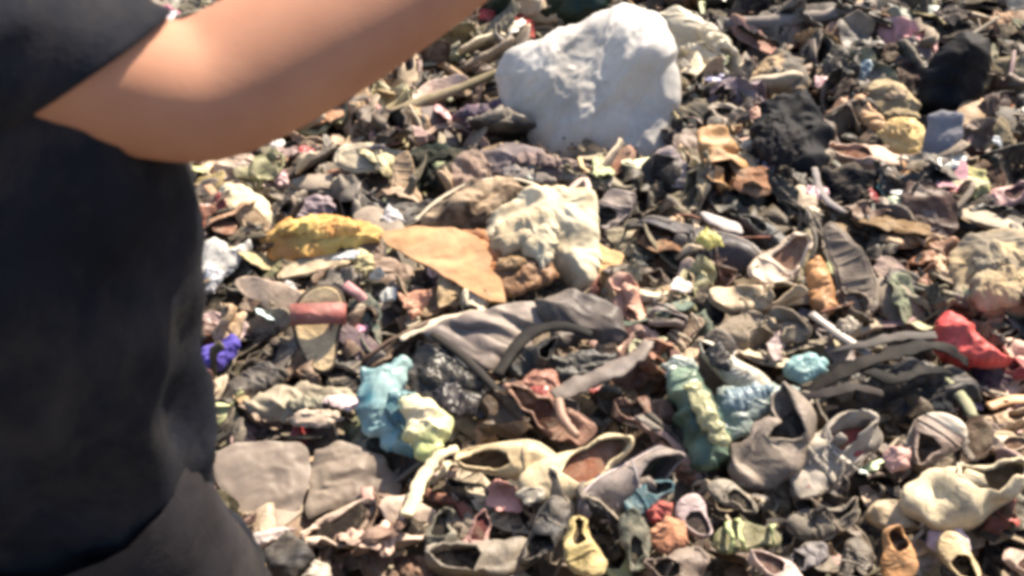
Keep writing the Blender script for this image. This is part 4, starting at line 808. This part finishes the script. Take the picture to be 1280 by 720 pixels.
PROTO = {k: [] for k in ('shoe', 'insole', 'shoe_upper', 'boot', 'sandal', 'plastic_scrap', 'shoe_sole', 'leather_scrap', 'strap', 'rag', 'stick')}
cc = lin((150, 140, 130))
for st, n in (('loafer', 4), ('sneaker', 4), ('flat', 4), ('boot', 3), ('sandal', 3)):
    kd = st if st in ('boot', 'sandal') else 'shoe'
    for q in range(n):
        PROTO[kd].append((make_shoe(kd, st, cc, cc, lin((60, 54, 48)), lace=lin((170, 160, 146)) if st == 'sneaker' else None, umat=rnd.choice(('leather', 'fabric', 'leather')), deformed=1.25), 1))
for q in range(4): PROTO['shoe_sole'].append((make_shoe('shoe_sole', 'sole', cc, cc, cc, tread=q % 2 == 0, deformed=1.2, thick=.6), 1))
for q in range(4):
    vs, fs = slab_data(rnd.choice((1, -1)), 0, .014, .94, .96, 36, dish=.004); vs = [(x - .5, y, z) for x, y, z in deform(vs, 700 + q, bend=rnd.uniform(-.3, .5), twist=rnd.uniform(-.6, .6), crumple=.10)]
    PROTO['insole'].append((link('insole', mesh_from('insole', vs, fs), M['fabric']), 1))
for q in range(8):
    vs, fs = upper_data(rnd.choice(('loafer', 'sneaker', 'flat')), rnd.choice((1, -1)), 7, 22); vs = [(x - .5, y * 1.25, z) for x, y, z in deform(vs, 800 + q, bend=rnd.uniform(-.2, .3), twist=rnd.uniform(-.8, .8), crumple=.22, squash=rnd.uniform(.3, .6), lean=rnd.uniform(-.8, .8))]
    x0 = rnd.uniform(-.3, -.1); bm = bmesh.new(); bv = [bm.verts.new(v) for v in vs]
    for f in fs:
        if min(vs[i][0] for i in f) > x0 - .2 * (q % 2):
            try: bm.faces.new([bv[i] for i in f])
            except ValueError: pass
    bmesh.ops.remove_doubles(bm, verts=bm.verts[:], dist=.001); bmesh.ops.delete(bm, geom=[v for v in bm.verts if not v.link_faces], context='VERTS'); thicken(bm, .018)
    me = bm_mesh('shoe_upper', bm); me.set_sharp_from_angle(angle=R(50)); PROTO['shoe_upper'].append((link('shoe_upper', me, M['leather']), 1))
def rpoly(a, b, k, jit):
    return [(a * math.cos(t) * (1 + rnd.uniform(-jit, jit)), b * math.sin(t) * (1 + rnd.uniform(-jit, jit))) for t in [2 * math.pi * i / k for i in range(k)]]
for q in range(12):
    me = blob_mesh('leather_scrap', rpoly(.5, rnd.uniform(.14, .34), 10, .35), 0, 300 + q, fold=.12, fs=3.4, res=14, thin=.022, curl=rnd.uniform(-.5, .5), ang=rnd.uniform(0, 3), wavy=.08)
    PROTO['leather_scrap'].append((link('leather_scrap', me, M['leather']), 1))
for q in range(8):
    me = blob_mesh('rag', rpoly(.5, rnd.uniform(.24, .42), 9, .3), .05, 400 + q, fold=.12, fs=4.5, res=20, thin=.022, ang=rnd.uniform(0, 3), skirt=.2)
    PROTO['rag'].append((link('rag', me, M['fabric']), 1))
for q in range(6):
    me = blob_mesh('plastic_scrap', rpoly(.5, rnd.uniform(.3, .5), 8, .4), .08, 500 + q, fold=.13, fs=4, res=14, ang=rnd.uniform(0, 3), thin=.01)
    PROTO['plastic_scrap'].append((link('plastic_scrap', me, M['plastic']), 1))
for q in range(6):
    pts = [(i / 7 - .5, .10 * math.sin(i * rnd.uniform(.5, .9) + q), .06 * math.sin(i * 1.1 + q * 2)) for i in range(8)]
    vs, fs = tube(pts, .045, 6, flat=.3); PROTO['strap'].append((link('strap', mesh_from('strap', vs, fs), M['leather']), 1))
for q in range(4):
    pts = [(i / 5 - .5, .05 * noise.noise(Vector((i, q, 0))), .04 * noise.noise(Vector((i, q, 9)))) for i in range(6)]
    vs, fs = tube(pts, [.022, .026, .024, .022, .018, .012], 7); PROTO['stick'].append((link('stick', mesh_from('stick', vs, fs), M['wood']), 1))
for k in PROTO:
    for o, _ in PROTO[k]: o.location = (0, 0, -50)
NHERO = len(HERO); HP = [(h[0], h[1], h[2], h[3], h[4]) for h in HERO]
def segd(p, a, b):
    ax, ay = a; bx, by = b; dx, dy = bx - ax, by - ay; t = max(0, min(1, ((p[0] - ax) * dx + (p[1] - ay) * dy) / (dx * dx + dy * dy + 1e-9)))
    return math.hypot(p[0] - ax - t * dx, p[1] - ay - t * dy)
def clearance(px, py):
    """pixels to the nearest thing already placed that lies at about this depth (negative inside it)"""
    best = 1e9
    for c in CAPS:
        if c[0] == 'cap': d = segd((px, py), c[1], c[2]) - c[3]
        else:
            pl = c[1]; d = min(segd((px, py), pl[i - 1], pl[i]) for i in range(len(pl)))
            if inside((px, py), pl): d = -d
        best = min(best, d)
    return best
USED = {}
def where(P, key):
    ds = sorted(HP, key=lambda h: (h[3] - P).length)
    for h in ds[:6]:
        for rel in ([None]):
            dx, dy = P.x - h[3].x, P.y - h[3].y
            if abs(dy) > abs(dx) * .8: r = 'behind' if dy > 0 else 'in front of'
            else: r = 'right of' if dx > 0 else 'left of'
            s = f'{r} the {h[4]}'
            if (key, s) not in USED: USED[key, s] = 1; return s
    for h in ds[:3]:
        for g in ds[1:5]:
            s = f'between the {h[4]} and the {g[4]}'
            if h is not g and (key, s) not in USED: USED[key, s] = 1; return s
    return None
STATE = {'insole': 'loose', 'shoe_upper': 'torn', 'boot': 'worn', 'sandal': 'broken', 'plastic_scrap': 'crinkled', 'shoe': 'battered', 'shoe_sole': 'loose', 'leather_scrap': 'curled', 'strap': 'limp', 'rag': 'crumpled', 'stick': 'broken'}
NOUN = {'insole': 'insole', 'shoe_upper': 'shoe upper', 'boot': 'boot', 'sandal': 'sandal', 'plastic_scrap': 'plastic scrap', 'shoe': 'shoe', 'shoe_sole': 'shoe sole', 'leather_scrap': 'leather scrap', 'strap': 'strap', 'rag': 'rag', 'stick': 'stick'}
GROUP = {'insole': 'loose insoles in the heap', 'shoe_upper': 'torn shoe uppers in the heap', 'boot': 'worn boots heaped up', 'sandal': 'broken sandals heaped up', 'plastic_scrap': 'plastic scraps between the shoes', 'shoe': 'battered shoes heaped up', 'shoe_sole': 'loose shoe soles in the heap', 'leather_scrap': 'leather scraps between the shoes', 'strap': 'straps strewn over the heap', 'rag': 'rags crumpled into the heap', 'stick': 'sticks lying in the heap'}
SIZE = {'insole': (.2, .27), 'shoe_upper': (.17, .27), 'boot': (.19, .25), 'sandal': (.2, .27), 'plastic_scrap': (.05, .12), 'shoe': (.20, .28), 'shoe_sole': (.20, .28), 'leather_scrap': (.12, .30), 'strap': (.16, .32), 'rag': (.12, .24), 'stick': (.2, .45)}
COUNT = {k: 0 for k in PROTO}
def place(kind, P, L, far):
    src = rnd.choice(PROTO[kind])[0]; px, py, z = proj(P); cn, c = pick(px, py)
    if kind == 'stick': cn, c = rnd.choice((('grey', (150, 140, 128)), ('tan', (196, 166, 128)), ('brown', (120, 98, 78))))
    if kind == 'plastic_scrap': cn, c = rnd.choice((('white', (240, 236, 228)), ('cream', (236, 222, 186)), ('pale blue', (170, 196, 206)), ('pink', (226, 170, 176)), ('white', (240, 236, 228)), ('clear grey', (190, 190, 186)), ('red', (180, 60, 56))))
    if src.type == 'EMPTY':
        o = src.copy(); COL.objects.link(o)
        sc_ = rnd.choice((c, (96, 88, 82), (60, 56, 54), (190, 172, 146), (150, 134, 116)))
        for ch in src.children:
            n = ch.copy(); COL.objects.link(n); n.parent = o
            nm = ch.name.split('.')[0]
            if nm in ('upper', 'strap', 'heel_strap', 'tongue'): n.color = (*lin(c), 1)
            elif nm in ('sole', 'tread'): n.color = (*lin(sc_ if kind != 'shoe_sole' else c), 1)
            elif kind == 'shoe_sole': n.color = (*lin(tuple(v * .88 for v in c)), 1)
    else:
        o = src.copy(); COL.objects.link(o); o.color = (*lin(tuple(min(255, v * rnd.uniform(.88, 1.1)) for v in c)), 1)
    rx = rnd.gauss(0, 28) if kind not in ('shoe', 'boot', 'sandal') else rnd.choice((rnd.gauss(0, 25), rnd.gauss(0, 25), rnd.gauss(80, 20), rnd.gauss(-80, 20), rnd.gauss(175, 15)))
    M4 = Matrix.Translation(P) @ Matrix.Rotation(R(rnd.gauss(12, 14)), 4, 'X') @ Matrix.Rotation(rnd.uniform(0, 2 * math.pi), 4, 'Z') @ Matrix.Rotation(R(rnd.gauss(0, 16)), 4, 'Y') @ Matrix.Rotation(R(rx), 4, 'X')
    o.matrix_world = M4 @ Matrix.Diagonal((L, L * rnd.uniform(.9, 1.25), L * (rnd.uniform(.5, .95) if kind in ('shoe', 'boot') else rnd.uniform(.9, 1.2)), 1))
    key = cn + kind; w = where(P, key); lab = f'{STATE[kind]} {cn} {NOUN[kind]} '
    if w: tag(o, lab + w, NOUN[kind], GROUP[kind])
    else: tag(o, lab + 'deep in the jumble of the heap, one of several alike', NOUN[kind], f'{cn} {NOUN[kind]}s in the jumble')
    COUNT[kind] += 1
def scatter(kinds, n, spacing, keep, zlift, ymin=1.42, ymax=5.6, tries=60000):
    pts = []; got = 0
    for _ in range(tries):
        if got >= n: break
        y = ymin + (ymax - ymin) * rnd.random() ** .85; xm = .60 * y + .55; x = rnd.uniform(-xm, xm)
        P = Vector((x, y, height(x, y))); px, py, z = proj(P)
        if not (-60 < px < 1340 and -60 < py < 790) or (px < 225 and py > 190): continue
        kind = rnd.choices([k for k, _ in kinds], [w for _, w in kinds])[0]
        if y > 3 and kind in ('rag', 'leather_scrap', 'plastic_scrap') and rnd.random() < .45: kind = rnd.choice(('shoe_sole', 'shoe', 'strap'))
        if COUNT[kind] >= (215 if kind == 'shoe' else 270): continue
        L = rnd.uniform(*SIZE[kind]) * (1 + .20 * max(0, y - 2))
        if any((q - P).length < spacing * (.6 + .4 * L / .25) * (1 + .15 * max(0, y - 2)) for q in pts): continue
        r = L * FOC / z * .5
        if clearance(px, py) < r * keep: continue
        pts.append(P); got += 1
        lift = zlift + rnd.uniform(0, .03) + (L * .08 if kind in ('shoe', 'boot', 'sandal') else 0)
        place(kind, P + Vector((0, 0, lift)), L, z)
scatter([('shoe', 11), ('boot', 2.2), ('sandal', 2.4), ('shoe_sole', 8), ('shoe_upper', 5)], 520, .105, .05, .015)
scatter([('shoe_upper', 8), ('insole', 4), ('shoe_sole', 3)], 260, .105, .25, .06)
scatter([('leather_scrap', 13), ('strap', 7), ('rag', 6), ('stick', 3), ('plastic_scrap', 2)], 720, .068, .30, .075)
scatter([('rag', 9), ('strap', 7), ('plastic_scrap', 1), ('stick', 1)], 260, .10, -.2, .015)
scatter([('shoe_upper', 6), ('insole', 3), ('shoe_sole', 3), ('rag', 2), ('sandal', 2), ('boot', 2)], 140, .11, .05, .0, 1.38, 2.6)
print('FILL', COUNT); open('/tmp/count.txt', 'w').write(str(COUNT))
for k in PROTO:
    for o, _ in PROTO[k]:
        for ch in list(o.children): bpy.data.objects.remove(ch)
        bpy.data.objects.remove(o)
def shreds(n):
    g = np.random.default_rng(5); V, F, Cc = [], [], []
    pal = np.array([lin(c) for _, c in PAL]); wts = np.array([10, 8, 8, 7, 7, 7, 6, 6, 4, 1.5, 5, 2, 2.]); wts /= wts.sum()
    b = 0
    for i in range(n):
        y = 0.9 + 6.0 * g.random() ** 1.2; xm = .62 * y + .8; x = g.uniform(-xm, xm)
        L = .03 + .10 * g.random() ** 2 + .003 * y; W = L * g.uniform(.15, .5); th = g.uniform(.0015, .006); cu = g.uniform(-.5, .5)
        Rm = np.array((Matrix.Rotation(g.uniform(0, 6.28), 3, 'Z') @ Matrix.Rotation(g.normal(0, .5), 3, 'X') @ Matrix.Rotation(g.normal(0, .5), 3, 'Y')))
        loc = np.array((x, y, height(x, y) + g.uniform(-.01, .05)))
        c = pal[g.choice(len(pal), p=wts)] * g.uniform(.3, .85)  # chip colours darkened so the gaps between shoes look deep in shade
        xs = np.array([-.5, -.18, .2, .5]); wd = np.array([g.uniform(.3, 1), 1, g.uniform(.7, 1), g.uniform(.2, .9)])
        pts = []
        for t, w in zip(xs, wd):
            for s in (-.5, .5):
                for h in (0, th): pts.append((t * L, s * W * w + cu * .3 * L * t * t, h + cu * L * t * t + cu * .4 * W * s * s))
        V.append(np.array(pts) @ Rm.T + loc); Cc.append(np.tile(np.append(c, 1), (16, 1)))
        for k in range(3):
            a = b + k * 4; F += [(a + 1, a + 3, a + 7, a + 5), (a, a + 4, a + 6, a + 2), (a, a + 1, a + 5, a + 4), (a + 2, a + 6, a + 7, a + 3)]
        F += [(b, b + 2, b + 3, b + 1), (b + 12, b + 13, b + 15, b + 14)]; b += 16
    me = bpy.data.meshes.new('debris'); me.from_pydata(np.concatenate(V).tolist(), [], F); me.update()
    at_ = me.attributes.new('tint', 'FLOAT_COLOR', 'POINT'); at_.data.foreach_set('color', np.concatenate(Cc).astype(np.float32).ravel())
    o = link('debris', me, M['scrap']); o['kind'] = 'stuff'; o['label'] = 'shredded leather, grit and small rubbish between the shoes'
shreds(6000)
